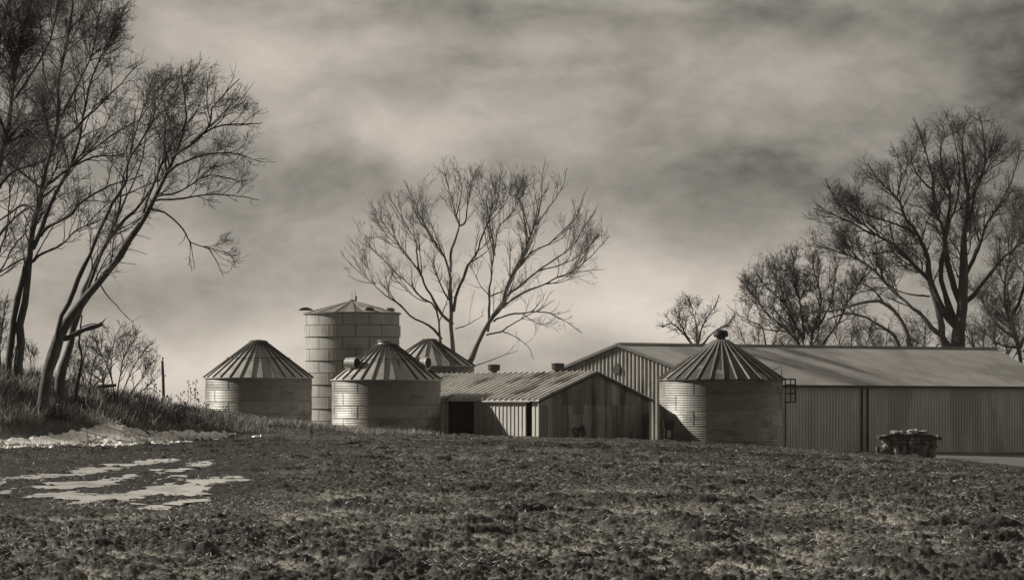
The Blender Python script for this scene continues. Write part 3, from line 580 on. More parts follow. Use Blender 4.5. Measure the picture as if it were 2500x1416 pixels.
# right big tree
tree('bare_tree', 'massive dark bare tree with a thick trunk behind the long barn roof', 'tree', 330,
  [([(2335,985),(2333,840),(2340,765),(2345,694),(2350,618),(2357,561),(2364,495),(2359,419),(2350,348),(2364,287)], 29, 2.2, .8),
   ([(2336,800),(2312,769),(2288,722),(2270,670),(2265,627),(2236,571),(2208,533),(2189,485),(2147,443),(2118,400)], 13, 1.7, 1), ([(2330,780),(2317,750),(2298,684),(2303,608),(2298,552),(2279,523),(2279,467),(2260,372),(2236,301)], 11, 1.7, 1),
   ([(2342,740),(2333,703),(2317,637),(2312,561),(2322,467),(2298,396),(2300,320)], 11, 1.7, 1), ([(2345,740),(2364,731),(2397,698),(2449,632),(2500,590),(2540,560)], 9, 2, 1),
   ([(2348,690),(2359,675),(2392,608),(2411,552),(2435,514),(2478,457)], 9, 1.6, 1), ([(2352,580),(2383,457),(2411,381),(2435,315)], 7, 1.5, 1), ([(2364,495),(2400,420),(2400,330),(2390,275)], 5, 1.4, 1),
   ([(2325,860),(2307,830),(2279,808),(2236,760),(2189,722),(2147,675),(2095,637),(2033,608),(1976,599)], 9, 1.5, .9),
   ([(2325,900),(2300,840),(2288,779),(2255,684),(2222,646),(2189,608),(2137,575),(2090,537),(2047,500),(2014,438)], 12, 1.5, 1), ([(2137,575),(2057,533),(1986,509)], 4, 1.3, 1),
   ([(2270,722),(2217,717),(2161,703),(2110,712)], 3.5, 1.2, .8), ([(2189,485),(2200,430),(2190,380)], 3, 1.2, 1), ([(2236,571),(2180,545),(2110,520),(2075,480)], 4, 1.2, 1),
   ([(2279,467),(2240,430),(2215,370)], 3.5, 1.2, 1), ([(2189,608),(2130,620),(2080,600)], 3, 1.2, .9), ([(2435,514),(2480,420),(2490,350)], 4, 1.3, 1), ([(2311,561),(2340,470),(2340,380),(2320,300)], 4, 1.3, 1)],
  [(2340, 420, 172, 165), (2290, 500, 205, 175), (2150, 520, 150, 130), (2450, 520, 140, 190), (2060, 560, 95, 100), (2190, 680, 130, 80), (2460,400,80,80)],
  41, (-.1, 0, 1), .10, twr=.015, depth=4, wig=.12, ang=(22, 52), group='bare trees behind the long barn',
  lv=[(1.6, (1.4, 4.2), 8), (2.4, (.9, 2.5), 6), (3.0, (.5, 1.4), 5), (2.4, (.3, .75), 4)])
tree('bare_tree', 'arching pale trunks bowing left in front of the massive dark tree', 'tree', 318,
  [([(2228,985),(2222,840),(2199,779),(2156,736),(2109,736),(2043,755),(1986,760),(1938,774)], 10, 2, .45), ([(2215,985),(2194,840),(2151,793),(2099,769),(2061,765),(2020,780)], 8, 2, .4), ([(2156,736),(2120,700),(2080,690)], 3, 1.2, .8)],
  [(2040, 730, 140, 70), (2150,790,80,60)], 42, (-.2, 0, 1), .12, twr=.016, depth=2.5, bark='barkpale', group='bare trees behind the long barn', lv=[(1.1, (1.0, 2.8), 7), (1.6, (.6, 1.6), 5), (2.0, (.4, .9), 4)])
tree('bare_tree', 'broad round headed bare tree behind the barn, right of the dark bin roof', 'tree', 326,
  [([(1975,985),(1965,840),(1945,790),(1920,740),(1900,690),(1880,650)], 6, 1.3, .9), ([(1985,985),(1985,840),(2000,790),(2010,730),(1990,660),(1985,610)], 6, 1.3, .9), ([(1962,860),(1925,810),(1880,770),(1840,720),(1815,700)], 4.5, 1.2, .9),
   ([(1990,860),(2040,800),(2070,740),(2100,690),(2120,650)], 4.5, 1.2, .9), ([(1965,830),(1960,760),(1945,690),(1935,620)], 4.5, 1.2, .9), ([(1995,800),(2030,740),(2040,670),(2050,630)], 4, 1.2, .9), ([(1925,810),(1860,800),(1810,780)], 3, 1.1, .9),
   ([(1920,740),(1870,700),(1845,665)], 3, 1.1, 1), ([(1870,850),(1862,800),(1820,778),(1775,745)], 3, 1, .6)],
  [(1965, 720, 150, 118), (1870, 720, 75, 85), (2070, 730, 80, 100)], 43, (0, 0, 1), .10, twr=.017, depth=3.5, wig=.13, ang=(20, 50), group='bare trees behind the long barn',
  lv=[(3.0, (1.2, 3.4), 8), (3.4, (.7, 2.0), 6), (3.2, (.5, 1.2), 5), (2.2, (.3, .7), 4)])
tree('bare_tree', 'small low bare tree left of the dark bin roof, above the barn ridge', 'tree', 322,
  [([(1700,985),(1700,835),(1698,800),(1690,760),(1680,730)], 3.5, 1, .9), ([(1700,850),(1720,790),(1745,750),(1755,725)], 3, 1, .9), ([(1695,850),(1665,810),(1640,790),(1615,800)], 3, 1, .9), ([(1705,850),(1745,810),(1780,790),(1795,765)], 3, 1, .9), ([(1690,840),(1660,790),(1650,760)],2.4,1,.9)],
  [(1700, 780, 95, 62)], 44, (0, 0, 1), .08, twr=.015, depth=2.5, wig=.16, group='bare trees behind the long barn', lv=[(3.4, (.9, 2.4), 7), (3.6, (.6, 1.4), 5), (3.2, (.4, .9), 4)])
tree('bare_tree', 'dense bare tree cut by the right edge of the picture beyond the barn end', 'tree', 345,
  [([(2500,985),(2490,850),(2470,780),(2455,700),(2470,600),(2480,500)], 8, 1.6, .9), ([(2490,850),(2530,760),(2560,660)], 6, 1.4, .9), ([(2485,830),(2440,800),(2410,760),(2395,720)], 5, 1.2, .9), ([(2470,780),(2500,700),(2510,600),(2520,500)], 5, 1.2, .9),
   ([(2488,850),(2440,840),(2400,810)], 4, 1.2, .9), ([(2500,860),(2520,830),(2540,780)], 4, 1.2, .9)],
  [(2480, 650, 110, 230), (2430, 790, 85, 80), (2400, 700, 60, 90)], 45, (0, 0, 1), .08, twr=.012, depth=3.5, wig=.15, group='bare trees behind the long barn', lv=[(3.4, (1.4, 3.8), 8), (3.8, (.7, 2.0), 6), (3.2, (.5, 1.2), 5), (2.0, (.3, .7), 4)])
for i, (bx, lab) in enumerate([(2080, 'leafless scrub showing above the barn ridge under the arching trunks'), (2255, 'leafless scrub above the barn ridge at the foot of the massive tree, on its left'), (2400, 'leafless scrub above the barn ridge right of the massive trunk'), (2165, 'leafless scrub above the barn ridge between the two arching trunk feet'), (2460, 'leafless scrub above the far right end of the barn ridge'), (1980, 'leafless scrub at the foot of the round headed tree behind the barn'), (1850, 'thin leafless scrub just right of the dark bin cap')]):
    tree('bare_shrub', lab, 'shrub', 316 + i * 4,
      [([(bx, 985), (bx, 850), (bx + 5, 790)], 2, .9, .9), ([(bx, 900), (bx - 30, 840), (bx - 45, 800)], 1.8, .9, .9), ([(bx, 900), (bx + 35, 840), (bx + 50, 800)], 1.8, .9, .9), ([(bx, 900), (bx - 60, 860), (bx - 75, 830)], 1.6, .9, .9), ([(bx, 900), (bx + 60, 860), (bx + 78, 830)], 1.6, .9, .9)],
      [(bx, 820, 95, 70)], 50 + i, (0, 0, 1), .06, twr=.013, depth=2, wig=.2, bark='twig', group='scrub behind the long barn', lv=[(3.2, (.9, 2.4), 6), (3.4, (.6, 1.4), 5), (3, (.4, .8), 4)])

# ------------------------------------------------------------------ grain bins
def grain_bin(name, label, px, Y, r_px, eave_py, apex_py, top_px, nrib, cat='grain bin', roofm='roofm', rim='ribdark', hoop=True, tiers=5, group=None, phase=.0, cap='cap'):
    x = (px - 1250) / F * Y; k = Y / F; Re = r_px * k; Rw = Re - .13; zb = gz(x, Y) - .3
    ze = EYE + (HY - eave_py) * k - zb; za = EYE + (HY - apex_py) * k - zb; rt = top_px * k
    root = thing(name, label, cat, (x, Y, zb), 0, group)
    # corrugated wall: horizontal rings in bolted tiers
    m = MB(); prof = []; pitch = .115; nz = int(ze / pitch)
    for i in range(nz * 4 + 1):
        z = ze * i / (nz * 4); prof.append((Rw + .018 * math.sin(i * math.pi / 2), z))
    for t in range(tiers):                                    # sheets of unequal age, tier by tier
        m.mi = (0, 1, 1, 0, 2)[t % 5]; m.lathe(prof[int(len(prof) * t / tiers):int(len(prof) * (t + 1) / tiers) + 1], 96)
    m.mi = 0
    for t in range(1, tiers):                                 # tier laps and bolted vertical seams
        zt = ze * t / tiers; m.lathe([(Rw + .012, zt - .02), (Rw + .022, zt - .012), (Rw + .022, zt + .012), (Rw + .012, zt + .02)], 96)
    for t in range(tiers):
        for q in range(9):
            a = q * 2 * math.pi / 9 + (t % 2) * .35; z0 = ze * t / tiers; c, s = math.cos(a), math.sin(a)
            m.bar(((Rw + .012) * c, (Rw + .012) * s, z0 + .04), ((Rw + .012) * c, (Rw + .012) * s, z0 + ze / tiers - .04), .035, .02, (c, s, 0))
    m.build('wall', ['galv', 'galvpale', 'galvdull'], root, smooth=False)
    # roof: fan of slightly dished panels with raised ribs
    m = MB(); n = nrib * 2
    prof = [(Re, ze - .05), (Re, ze), (rt, za)]
    m.lathe(prof, nrib * 4); m.lathe([(Re - .02, ze - .05), (Rw - .1, ze - .06)], 64)
    m.mi = 1
    for i in range(nrib):
        a = (i + phase) * 2 * math.pi / nrib; c, s = math.cos(a), math.sin(a); sl = (za - ze) / (Re - rt)
        nrm = Vector((sl * c, sl * s, 1)).normalized() * .035
        m.bar((Re * c + nrm.x, Re * s + nrm.y, ze + nrm.z), (rt * c + nrm.x, rt * s + nrm.y, za + nrm.z), .075, .09 if rim == 'ribdark' else .13, (sl * c, sl * s, 1))
    roof = m.build('roof', [roofm, rim], root)
    if hoop:
        m = MB(); f_ = .52; rh = Re + (rt - Re) * f_; zh = ze + (za - ze) * f_ + .12
        m.tube([(rh * math.cos(t * math.pi / 24), rh * math.sin(t * math.pi / 24), zh) for t in range(49)], .022, 5, False)
        for i in range(nrib):
            a = (i + phase) * 2 * math.pi / nrib; m.blob((rh * math.cos(a), rh * math.sin(a), zh), .055, n=6)
        f_ = .93; rh = Re + (rt - Re) * f_; zh = ze + (za - ze) * f_ + .12
        m.tube([(rh * math.cos(t * math.pi / 16), rh * math.sin(t * math.pi / 16), zh) for t in range(33)], .02, 5, False)
        m.build('roof_hoop', 'iron', roof)
    m = MB()
    if cap == 'cap': m.lathe([(rt + .06, za - .05), (rt + .04, za + .12), (rt * .8, za + .22), (.02, za + .28)], 28)
    elif cap == 'lid': m.lathe([(rt + .03, za - .03), (rt * .95, za + .10), (rt * .72, za + .13), (rt * .72, za + .20), (rt * .98, za + .22), (rt * .98, za + .28), (.02, za + .3)], 28)
    elif cap == 'flat': m.lathe([(rt + .03, za - .03), (rt + .02, za + .08), (.02, za + .09)], 28)
    elif cap == 'vent': m.lathe([(rt + .04, za - .05), (.30, za + .12), (.30, za + .24), (.46, za + .26), (.53, za + .40), (.50, za + .62), (.36, za + .74), (.02, za + .76)], 28)
    m.build('roof_cap', 'iron' if cap in ('cap', 'vent') else 'rib', roof)
    return root, Re, Rw, ze, za, rt, roof
b1 = grain_bin('grain_bin', 'low round steel grain bin standing furthest left, beside the grassy bank', 631, 244, 134, 922, 838, 22, 30, group='low steel grain bins', cap='cap', phase=.3)
b2 = grain_bin('grain_bin', 'low steel grain bin with two hooded roof hatches in front of the tall silo', 943, 233.5, 137, 927, 841, 22, 30, group='low steel grain bins', cap='lid', phase=.5)
b3 = grain_bin('grain_bin', 'rear steel bin with a ladder on its roof, under the spreading tree', 1048, 268, 113, 894, 829, 13, 22, group='low steel grain bins', cap='flat', hoop=False, phase=.2)
b4 = grain_bin('grain_bin', 'largest low bin with dark weathered roof and drum vent, beside the long barn', 1760, 227, 155, 927, 832, 17, 30, roofm='roofrust', rim='rib', cap='vent', group='low steel grain bins', phase=.4, hoop=False)
# roof hatches of the second bin
root, Re, Rw, ze, za, rt, roof = b2; k = 233.5 / F
def on_roof(bn, dx, front=True, drop=0):
    root, Re, Rw, ze, za, rt, roof = bn; return ze
for (dx, rr, dyf, mm_) in ((-80, .40, -.72, 'iron'), (92, .42, -.45, 'rib')):
    x0 = dx * k; y0 = dyf * Re * .62; r_ = math.hypot(x0, y0); z0 = ze + (za - ze) * (Re - r_) / (Re - rt)
    m = MB(); m.tube([(x0, y0, z0 - .15), (x0, y0, z0 + .18)], rr * .8, 18)
    p0 = Vector((x0 - .42, y0 + .2, z0 + .38)); p1 = Vector((x0 + .26, y0 - .16, z0 + .36)); dd = (p1 - p0).normalized()
    m.tube([p0 - dd * .10, p0, p1, p1 + dd * .06, p1 + dd * .10], [.22, .38, .42, .46, .46], 20)
    m.mi = 1; m.tube([p1 + dd * .10, p1 + dd * .104], .38, 20)
    m.build('roof_hatch', ['sheet', 'black'], roof)
# ladder on the rear bin roof
root, Re, Rw, ze, za, rt, roof = b3; m = MB(); a = math.atan2(-.84, .54)
c, s = math.cos(a), math.sin(a); tx, ty = -s, c; sl = (za - ze) / (Re - rt)
for o in (-.3, .3): m.bar((Re * c + tx * o, Re * s + ty * o, ze + .16), (rt * 1.5 * c + tx * o, rt * 1.5 * s + ty * o, za - .03), .09, .1)
for i in range(9):
    f_ = i / 9.; rr = Re + (rt * 1.5 - Re) * f_; z = ze + .14 + (za - .05 - ze - .14) * f_; m.bar((rr * c - tx * .3, rr * s - ty * .3, z + .02), (rr * c + tx * .3, rr * s + ty * .3, z + .02), .08, .06)
m.build('ladder', 'trim', root)
# caged ladder and roof rail on the largest bin
root, Re, Rw, ze, za, rt, roof = b4; m = MB(); a = rad(-6); c, s = math.cos(a), math.sin(a)
def cyl(r, t, z): return ((r) * c - t * s, (r) * s + t * c, z)
for o in (-.22, .22): m.bar(cyl(Rw + .18, o, .5), cyl(Rw + .18, o, ze + .1), .07, .07)
for i in range(18): m.bar(cyl(Rw + .18, -.22, .7 + i * .27), cyl(Rw + .18, .22, .7 + i * .27), .035, .035) if .7 + i * .27 < ze else None
zc0 = ze - 1.55
for zc in (zc0, ze - .95, ze - .35, ze + .04):
    pts = [cyl(Rw + .18, -.30, zc), cyl(Rw + .55, -.34, zc), cyl(Rw + .85, -.2, zc), cyl(Rw + .88, .2, zc), cyl(Rw + .55, .34, zc), cyl(Rw + .18, .30, zc)]; m.tube(pts, .045, 5)
for t_, r_ in ((-.34, .55), (-.2, .85), (.2, .88), (.34, .55), (0, .87)): m.bar(cyl(Rw + r_, t_, zc0), cyl(Rw + r_, t_, ze + .06), .06, .06)
m.build('ladder_cage', 'trim', root)
m = MB(); m.tube([cyl(Re - .95, 0, ze + .6), cyl(Re - .2, 0, ze + .95), cyl(Re - .2, 0, ze + .15)], .03, 6); m.build('roof_rail', 'iron', root)

# ------------------------------------------------------------------ tall silo
def silo():
    Y = 256; k = Y / F; x = (860 - 1250) * k; R = 118 * k; zb = gz(x, Y) - .3; ze = EYE + (HY - 766) * k - zb; za = EYE + (HY - 736) * k - zb
    root = thing('silo', 'tall round silo of large pale panels with a low cone roof', 'silo', (x, Y, zb))
    m = MB(); m.mi = 1; m.lathe([(R - .13, 0), (R - .13, ze)], 66); m.mi = 0
    ch = 29 * k; row = 0; z1 = ze
    while z1 > 0:
        z0 = max(z1 - ch, 0); rr = R - (.0 if row % 2 else .09); ph = rad(-90 + (-9 if row % 2 == 0 else 7))
        for q in range(11):
            a0 = ph + rad(q * 360 / 11) + .008; a1 = ph + rad((q + 1) * 360 / 11) - .008; vs = []; n = 7
            for z in (z0 + .024, z1 - .024):
                for r_ in (rr - .1, rr):
                    for i in range(n + 1):
                        t = a0 + (a1 - a0) * i / n; vs.append((r_ * math.cos(t), r_ * math.sin(t), z))
            A, B, Cc, D = 0, n + 1, 2 * (n + 1), 3 * (n + 1); fs = []
            for i in range(n): fs += [(B + i, B + i + 1, D + i + 1, D + i), (Cc + i, D + i, D + i + 1, Cc + i + 1), (A + i, A + i + 1, B + i + 1, B + i)]
            fs += [(A, B, D, Cc), (A + n, Cc + n, D + n, B + n)]; m.add(vs, fs)
        z1 -= ch; row += 1
    m.build('wall', ['stave', 'seam'], root)
    m = MB(); Re = R + .03; rt = 7 * k; n = 30
    for i in range(n):
        a0, a1 = 2 * math.pi * i / n, 2 * math.pi * (i + 1) / n; m.mi = i % 2; dz = .0 if i % 2 else .05
        m.add([(Re * math.cos(a0), Re * math.sin(a0), ze + dz), (Re * math.cos(a1), Re * math.sin(a1), ze + dz), (rt * math.cos(a1), rt * math.sin(a1), za + dz), (rt * math.cos(a0), rt * math.sin(a0), za + dz)], [(0, 1, 2, 3)])
        if dz:
            for a in (a0, a1): m.add([(Re * math.cos(a), Re * math.sin(a), ze), (rt * math.cos(a), rt * math.sin(a), za), (rt * math.cos(a), rt * math.sin(a), za + dz), (Re * math.cos(a), Re * math.sin(a), ze + dz)], [(0, 1, 2, 3)])
    m.mi = 1; m.lathe([(Re, ze + .05), (Re + .02, ze + .04), (Re + .02, ze - .06), (R - .2, ze - .07)], 60)
    roof = m.build('roof', ['slate', 'slate2'], root)
    m = MB(); m.lathe([(rt + .05, za - .02), (rt, za + .12), (.02, za + .14)], 20); m.build('roof_cap', 'iron', roof)
    m = MB(); m.tube([(-.02, 0, za), (-.02, 0, za + .75)], .018, 6); m.build('lightning_rod', 'iron', roof)
    m = MB(); m.tube([(.24, 0, za), (.24, 0, za + .82)], .018, 6); m.tube([(.32, 0, za - .05), (.31, 0, za + .2), (.31, 0, za + .36), (.31, 0, za + .42)], [.035, .05, .07, .03], 8); m.build('lightning_rod', 'iron', roof)
    m = MB(); cx = (747 - 860) * k; zz = ze + .18        # curved hood over the filling spout at the left eave
    n = 12; vs = []
    for y in (-.35, .35):
        for i in range(n + 1): t = rad(25 + 130 * i / n); vs.append((cx + .62 * math.cos(t), y, zz + .42 * math.sin(t) - .1))
    fs = [(i, i + 1, n + 2 + i, n + 1 + i) for i in range(n)] + [tuple(range(n + 1)), tuple(range(n + 1, 2 * n + 2))[::-1]]; m.add(vs, fs)
    m.build('spout_hood', 'slate2', root)
    m = MB(); m.blob((1.35, -2.6, ze + .28), .42, (1.2, 1, .5), 10, .05); m.build('roof_hatch', 'slate2', roof)
    m = MB(); m.blob((2.9, -.6, ze + .30), .42, (1.1, 1, .45), 10, .05); m.build('roof_hatch', 'slate', roof)
silo()

# ------------------------------------------------------------------ corrugated wall sheets
def ribbed(m, a, b, z0, ztop, n, pitch=.25, proud=.05, lap=.5):
    """vertical box-rib cladding between plan points a and b; ztop(t) gives the top; n = outward normal"""
    a, b, n = Vector(a), Vector(b), Vector(n); L = (b - a).length; d = (b - a) / L; s = 0; pl = []
    k = int(L / pitch)
    for i in range(k):
        s0 = i * L / k; w = L / k
        pl += [(s0, 0), (s0 + w * lap, 0), (s0 + w * (lap + .12), proud), (s0 + w * .88, proud)]
    pl.append((L, 0)); vs = []
    for s_, o in pl:
        p = a + d * s_ + n * o; vs.append((p.x, p.y, z0)); vs.append((p.x, p.y, ztop(s_ / L)))
    m.add(vs, [(2 * i, 2 * i + 2, 2 * i + 3, 2 * i + 1) for i in range(len(pl) - 1)])
def roof_sheet(m, e0, e1, r0, r1, pitch=.3, h=.05, w=.07, thick=.05):
    """slope from eave e0-e1 to ridge r0-r1 with standing ribs"""
    e0, e1, r0, r1 = map(Vector, (e0, e1, r0, r1)); n = (e1 - e0).cross(r0 - e0).normalized()
    if n.z < 0: n = -n
    t = n * thick
    m.hexa([e0 - t, e1 - t, r1 - t, r0 - t, e0, e1, r1, r0])
    L = (e1 - e0).length; k = int(L / pitch)
    for i in range(k + 1):
        f = i / k; p = e0.lerp(e1, f); q = r0.lerp(r1, f); m.bar(p + n * (h / 2 - .003), q + n * (h / 2 - .003), w, h, n)

# ------------------------------------------------------------------ long barn
def barn():
    x0, y0 = 16.7, 262.; f = Vector((.669, .743, 0)); g_ = Vector((-.743, .669, 0)); Wd = 21.2; L = 49.2; Lr = 55.2; zb = -3.6
    root = thing('barn', 'long pale metal barn with a low gable roof on the right', 'barn', (x0, y0, 0))
    ez, rz = 3.42, 6.72; A = Vector((0, 0, 0)); B = g_ * Wd; Rg = g_ * (Wd / 2)
    m = MB(); ribbed(m, B, A, zb, lambda t: ez - .08 + (rz - ez) * (1 - abs(2 * t - 1)), (-f).normalized(), .40, .10, .62); m.build('gable_wall', 'sheet', root)
    m = MB(); ribbed(m, A, f * L, zb, lambda t: ez - .08, -g_, .42, .045, .6)
    m.build('long_wall', 'barnwall', root)
    m = MB(); FB = f * L; ribbed(m, FB, FB + g_ * Wd, zb, lambda t: ez - .08 + (rz - ez) * (1 - abs(2 * t - 1)), f, .42, .05); m.build('gable_wall', 'barnwall', root)
    m = MB(); ribbed(m, FB + g_ * Wd, B, zb, lambda t: ez - .08, g_, .42, .05); m.build('long_wall', 'barnwall', root)
    up = Vector((0, 0, 1)); oh = .35; dr = (rz - ez) / (Wd / 2)
    e0 = A - f * .3 - g_ * oh + up * (ez - oh * dr); e1 = f * (L + .6) - g_ * oh + up * (ez - oh * dr); r0 = Rg - f * .3 + up * rz; r1 = Rg + f * Lr + up * (rz + .30)
    m = MB(); roof_sheet(m, e0, e1, r0, r1, .9, .012, .04, .08)
    e2 = B - f * .3 + g_ * oh + up * (ez - oh * dr); e3 = B + f * (L + .6) + g_ * oh + up * (ez - oh * dr)
    roof_sheet(m, e2, e3, r0 - up * .004, r1 - up * .004, .9, .012, .04, .08)
    roof = m.build('roof', 'barnroof', root)
    m = MB(); m.bar(r0 + up * .05, r1 + up * .05, .45, .07); m.build('ridge_cap', 'galv', roof)
    m = MB(); m.bar(e0 - up * .09 - g_ * .12, e1 - up * .09 - g_ * .12, .2, .22); m.build('gutter', 'trim', root)
    m = MB(); m.bar(e0 - up * .10 - f * .04, r0 - up * .10 - f * .04, .07, .22); m.bar(r0 - up * .10 - f * .04, e2 - up * .10 - f * .04, .07, .22); m.build('bargeboard', 'oldtrim', root)
    # two dark downpipes by the sliding door joint
    def along(px): # distance along the front wall for a photo column
        u = (px - 1250) / F; return (u * y0 - x0) / (f.x - u * f.y)
    for px in (2102, 2116):
        s = along(px); p = f * s - g_ * .13; m = MB(); m.bar((p.x, p.y, -2.6), (p.x, p.y, ez - .2), .2, .14, (1, 0, 0)); m.build('downpipe', 'trim', root)
    s0, s1 = along(2040), along(2800); m = MB()
    p = f * s0 - g_ * .10; q = f * min(s1, L) - g_ * .10; m.bar((p.x, p.y, -2.60), (q.x, q.y, -2.75), .12, .28); m.build('base_board', 'trim', root)
    # louvre on the gable
    c = g_ * (Wd / 2 + .15) - f * .10; m = MB(); zc = EYE + (HY - 902) / F * 269
    w = .30; pts = [(-w, -.32), (w, -.32), (w * 1.25, .12), (0, .55), (-w * 1.25, .12)]; vs = []
    for o in (0, .12):
        for a, b in pts: vs.append((c.x - g_.x * a - f.x * o, c.y - g_.y * a - f.y * o, zc + b))
    n = len(pts); m.add(vs, [tuple(range(n)), tuple(range(n, 2 * n))[::-1]] + [(i, (i + 1) % n, n + (i + 1) % n, n + i) for i in range(n)]); m.build('gable_vent', 'iron', root)
barn()

# ------------------------------------------------------------------ small shed
def shed():
    cx, cy = 1.96, 224.; ln = Vector((-.5, .866, 0)); gd = Vector((.866, .5, 0)); Wd = 8.78; L = 23.2; zb = -1.6; ez, rz = 2.12, 3.96; nl = Vector((-.866, -.5, 0)); ng = Vector((.5, -.866, 0))
    root = thing('shed', 'small weathered gabled shed with ribbed roof between the bins', 'shed', (cx, cy, 0)); up = Vector((0, 0, 1))
    top = lambda t: ez - .06 + (rz - ez) * (1 - abs(2 * t - 1))
    m = MB(); rn = random.Random(4)                             # gable: patched vertical sheets of unequal age
    t = 0; i = 0
    while t < 1:
        w = rn.uniform(.05, .11); t1 = min(1, t + w); o = .03 * (i % 2); a = gd * Wd * t; b = gd * Wd * (t1 + .002)
        m.mi = rn.choice([0, 0, 1, 2, 1]); split = rn.choice([-1.2, 1.1, 1.75, 1.75, 2.05])
        k = max(2, int((t1 - t) * Wd / .2))
        for zz0, zz1, mi, oo in ((zb, split, m.mi, o), (split - .05, None, rn.choice([0, 1, 2]), o + .02)):
            m.mi = mi
            for j in range(k):
                ta, tb = t + (t1 - t) * j / k, t + (t1 - t) * (j + 1) / k; tp = (ta + tb) / 2
                for (u0, u1, oq) in ((ta, ta + (tb - ta) * .75, 0), (ta + (tb - ta) * .75, tb, .03)):
                    p0 = gd * Wd * u0 + ng * (oo + oq); p1 = gd * Wd * u1 + ng * (oo + oq); za = zz1 if zz1 is not None else top(u0); zc = zz1 if zz1 is not None else top(u1)
                    if zz1 is not None: za = min(za, top(u0)); zc = min(zc, top(u1))
                    if za <= zz0: continue
                    m.add([(p0.x, p0.y, zz0), (p1.x, p1.y, zz0), (p1.x, p1.y, zc), (p0.x, p0.y, za)], [(0, 1, 2, 3)])
        t = t1; i += 1
    m.add([(gd * -.0 - ng * .02 + up * zb), (gd * Wd - ng * .02 + up * zb), (gd * Wd - ng * .02 + up * ez), (gd * (Wd / 2) - ng * .02 + up * (rz - .05)), (-ng * .02 + up * ez)], [(0, 1, 2, 3, 4)])
    m.build('gable_wall', ['oldA', 'oldB', 'oldC'], root)
    def s_at(px): u = (px - 1250) / F; return (cx - u * cy) / (.5 + u * .866)
    sA, sB, sC, sD, sE = s_at(1318), s_at(1299), s_at(1286), s_at(1157), s_at(1096)
    m = MB()
    ribbed(m, ln * sA, ln * .0, zb, lambda t: ez - .08, nl, .16, .04) if sA > .3 else None
    ribbed(m, ln * sB, ln * max(sA, 0), zb, lambda t: ez - .08, nl, .38, .06, .6)
    ribbed(m, ln * sD, ln * sC, zb, lambda t: ez - .08, nl, .50, .07, .6)
    ribbed(m, ln * L, ln * sE, zb, lambda t: ez - .08, nl, .50, .07, .6)
    m.build('side_wall', 'sheet', root)
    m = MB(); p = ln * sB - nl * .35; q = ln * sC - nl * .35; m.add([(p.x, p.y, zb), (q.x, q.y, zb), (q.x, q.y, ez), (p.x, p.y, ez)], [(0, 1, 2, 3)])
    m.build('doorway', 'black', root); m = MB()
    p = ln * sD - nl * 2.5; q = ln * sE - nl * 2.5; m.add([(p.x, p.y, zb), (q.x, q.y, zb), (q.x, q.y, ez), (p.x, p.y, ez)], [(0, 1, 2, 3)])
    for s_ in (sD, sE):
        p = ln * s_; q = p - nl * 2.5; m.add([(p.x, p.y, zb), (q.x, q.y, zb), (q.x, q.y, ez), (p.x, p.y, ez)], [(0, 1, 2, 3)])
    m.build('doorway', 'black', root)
    m = MB(); a = gd * Wd; ribbed(m, a, a + ln * L, zb, lambda t: ez - .08, gd, .4, .04); ribbed(m, a + ln * L, ln * L, zb, top, ln, .4, .04); m.build('back_wall', 'oldwall', root)
    dr = (rz - ez) / (Wd / 2); oh = .3
    e0 = -ln * .25 - gd * oh + up * (ez - oh * dr); e1 = ln * (L + .2) - gd * oh + up * (ez - oh * dr); r0 = gd * (Wd / 2) - ln * .25 + up * rz; r1 = gd * (Wd / 2) + ln * (L + .2) + up * rz
    m = MB(); roof_sheet(m, e0, e1, r0, r1, .78, .16, .13, .05)
    e2 = gd * (Wd + oh) - ln * .25 + up * (ez - oh * dr); e3 = gd * (Wd + oh) + ln * (L + .2) + up * (ez - oh * dr); roof_sheet(m, e2, e3, r0, r1, .46, .07, .10, .05)
    roof = m.build('roof', 'shedroof', root)
    m = MB(); m.bar(e0 - up * .08 - ln * .03, r0 - up * .08 - ln * .03, .05, .15); m.bar(r0 - up * .08 - ln * .03, e2 - up * .08 - ln * .03, .05, .15); m.build('bargeboard', 'trim', root)
    m = MB(); m.bar(ln * .8 - gd * .35 + up * (ez - .16), ln * 7.5 - gd * .35 + up * (ez - .16), .1, .1); m.build('gutter', 'rib', root)
    for px in (1362, 1206):                                    # drum ventilators on the ridge
        u = (px - 1250) / F; r_ = gd * (Wd / 2); s_ = (cx + r_.x - u * (cy + r_.y)) / (.5 + u * .866); c = r_ + ln * s_
        m = MB(); z = rz - .1; m.lathe([(.22, z), (.22, z + .30), (.40, z + .34), (.44, z + .42), (.44, z + .66), (.47, z + .68), (.47, z + .76), (.05, z + .80)], 24, c=(c.x, c.y)); m.build('roof_vent', 'iron', roof)
for nm, v in (('oldA', .46), ('oldB', .80), ('oldC', .62)): MT[nm] = mat('old_sheet', v, .8, 0, .35, 2.6, (1, 1, .10), dark=v * .36, darkscale=1.3, darkpos=.50)
shed()

# ------------------------------------------------------------------ small things
def stand(px, Y): x = (px - 1250) / F * Y; return x, Y, gz(x, Y)
x, Y, z = stand(399, 168); root = thing('fence_post', 'lone leaning wooden post on the bank left of the bins', 'post', (x, Y, z)); h = EYE + (HY - 881) / F * Y - z
m = MB(); m.tube([(.02, 0, -.3), (.0, 0, h * .3), (-.02, 0, h * .65), (-.06, 0, h)], [.085, .08, .075, .065], 9); m.build('post', 'wood', root)
m = MB(); m.tube([(-.03, 0, h - .03), (-.03, 0, h + .14)], .025, 6); m.blob((-.03, 0, h + .15), .05, n=6); m.build('insulator', 'iron', root)
m = MB(); m.blob((.1, -.02, h * .68), .04, n=6); m.build('insulator', 'iron', root)

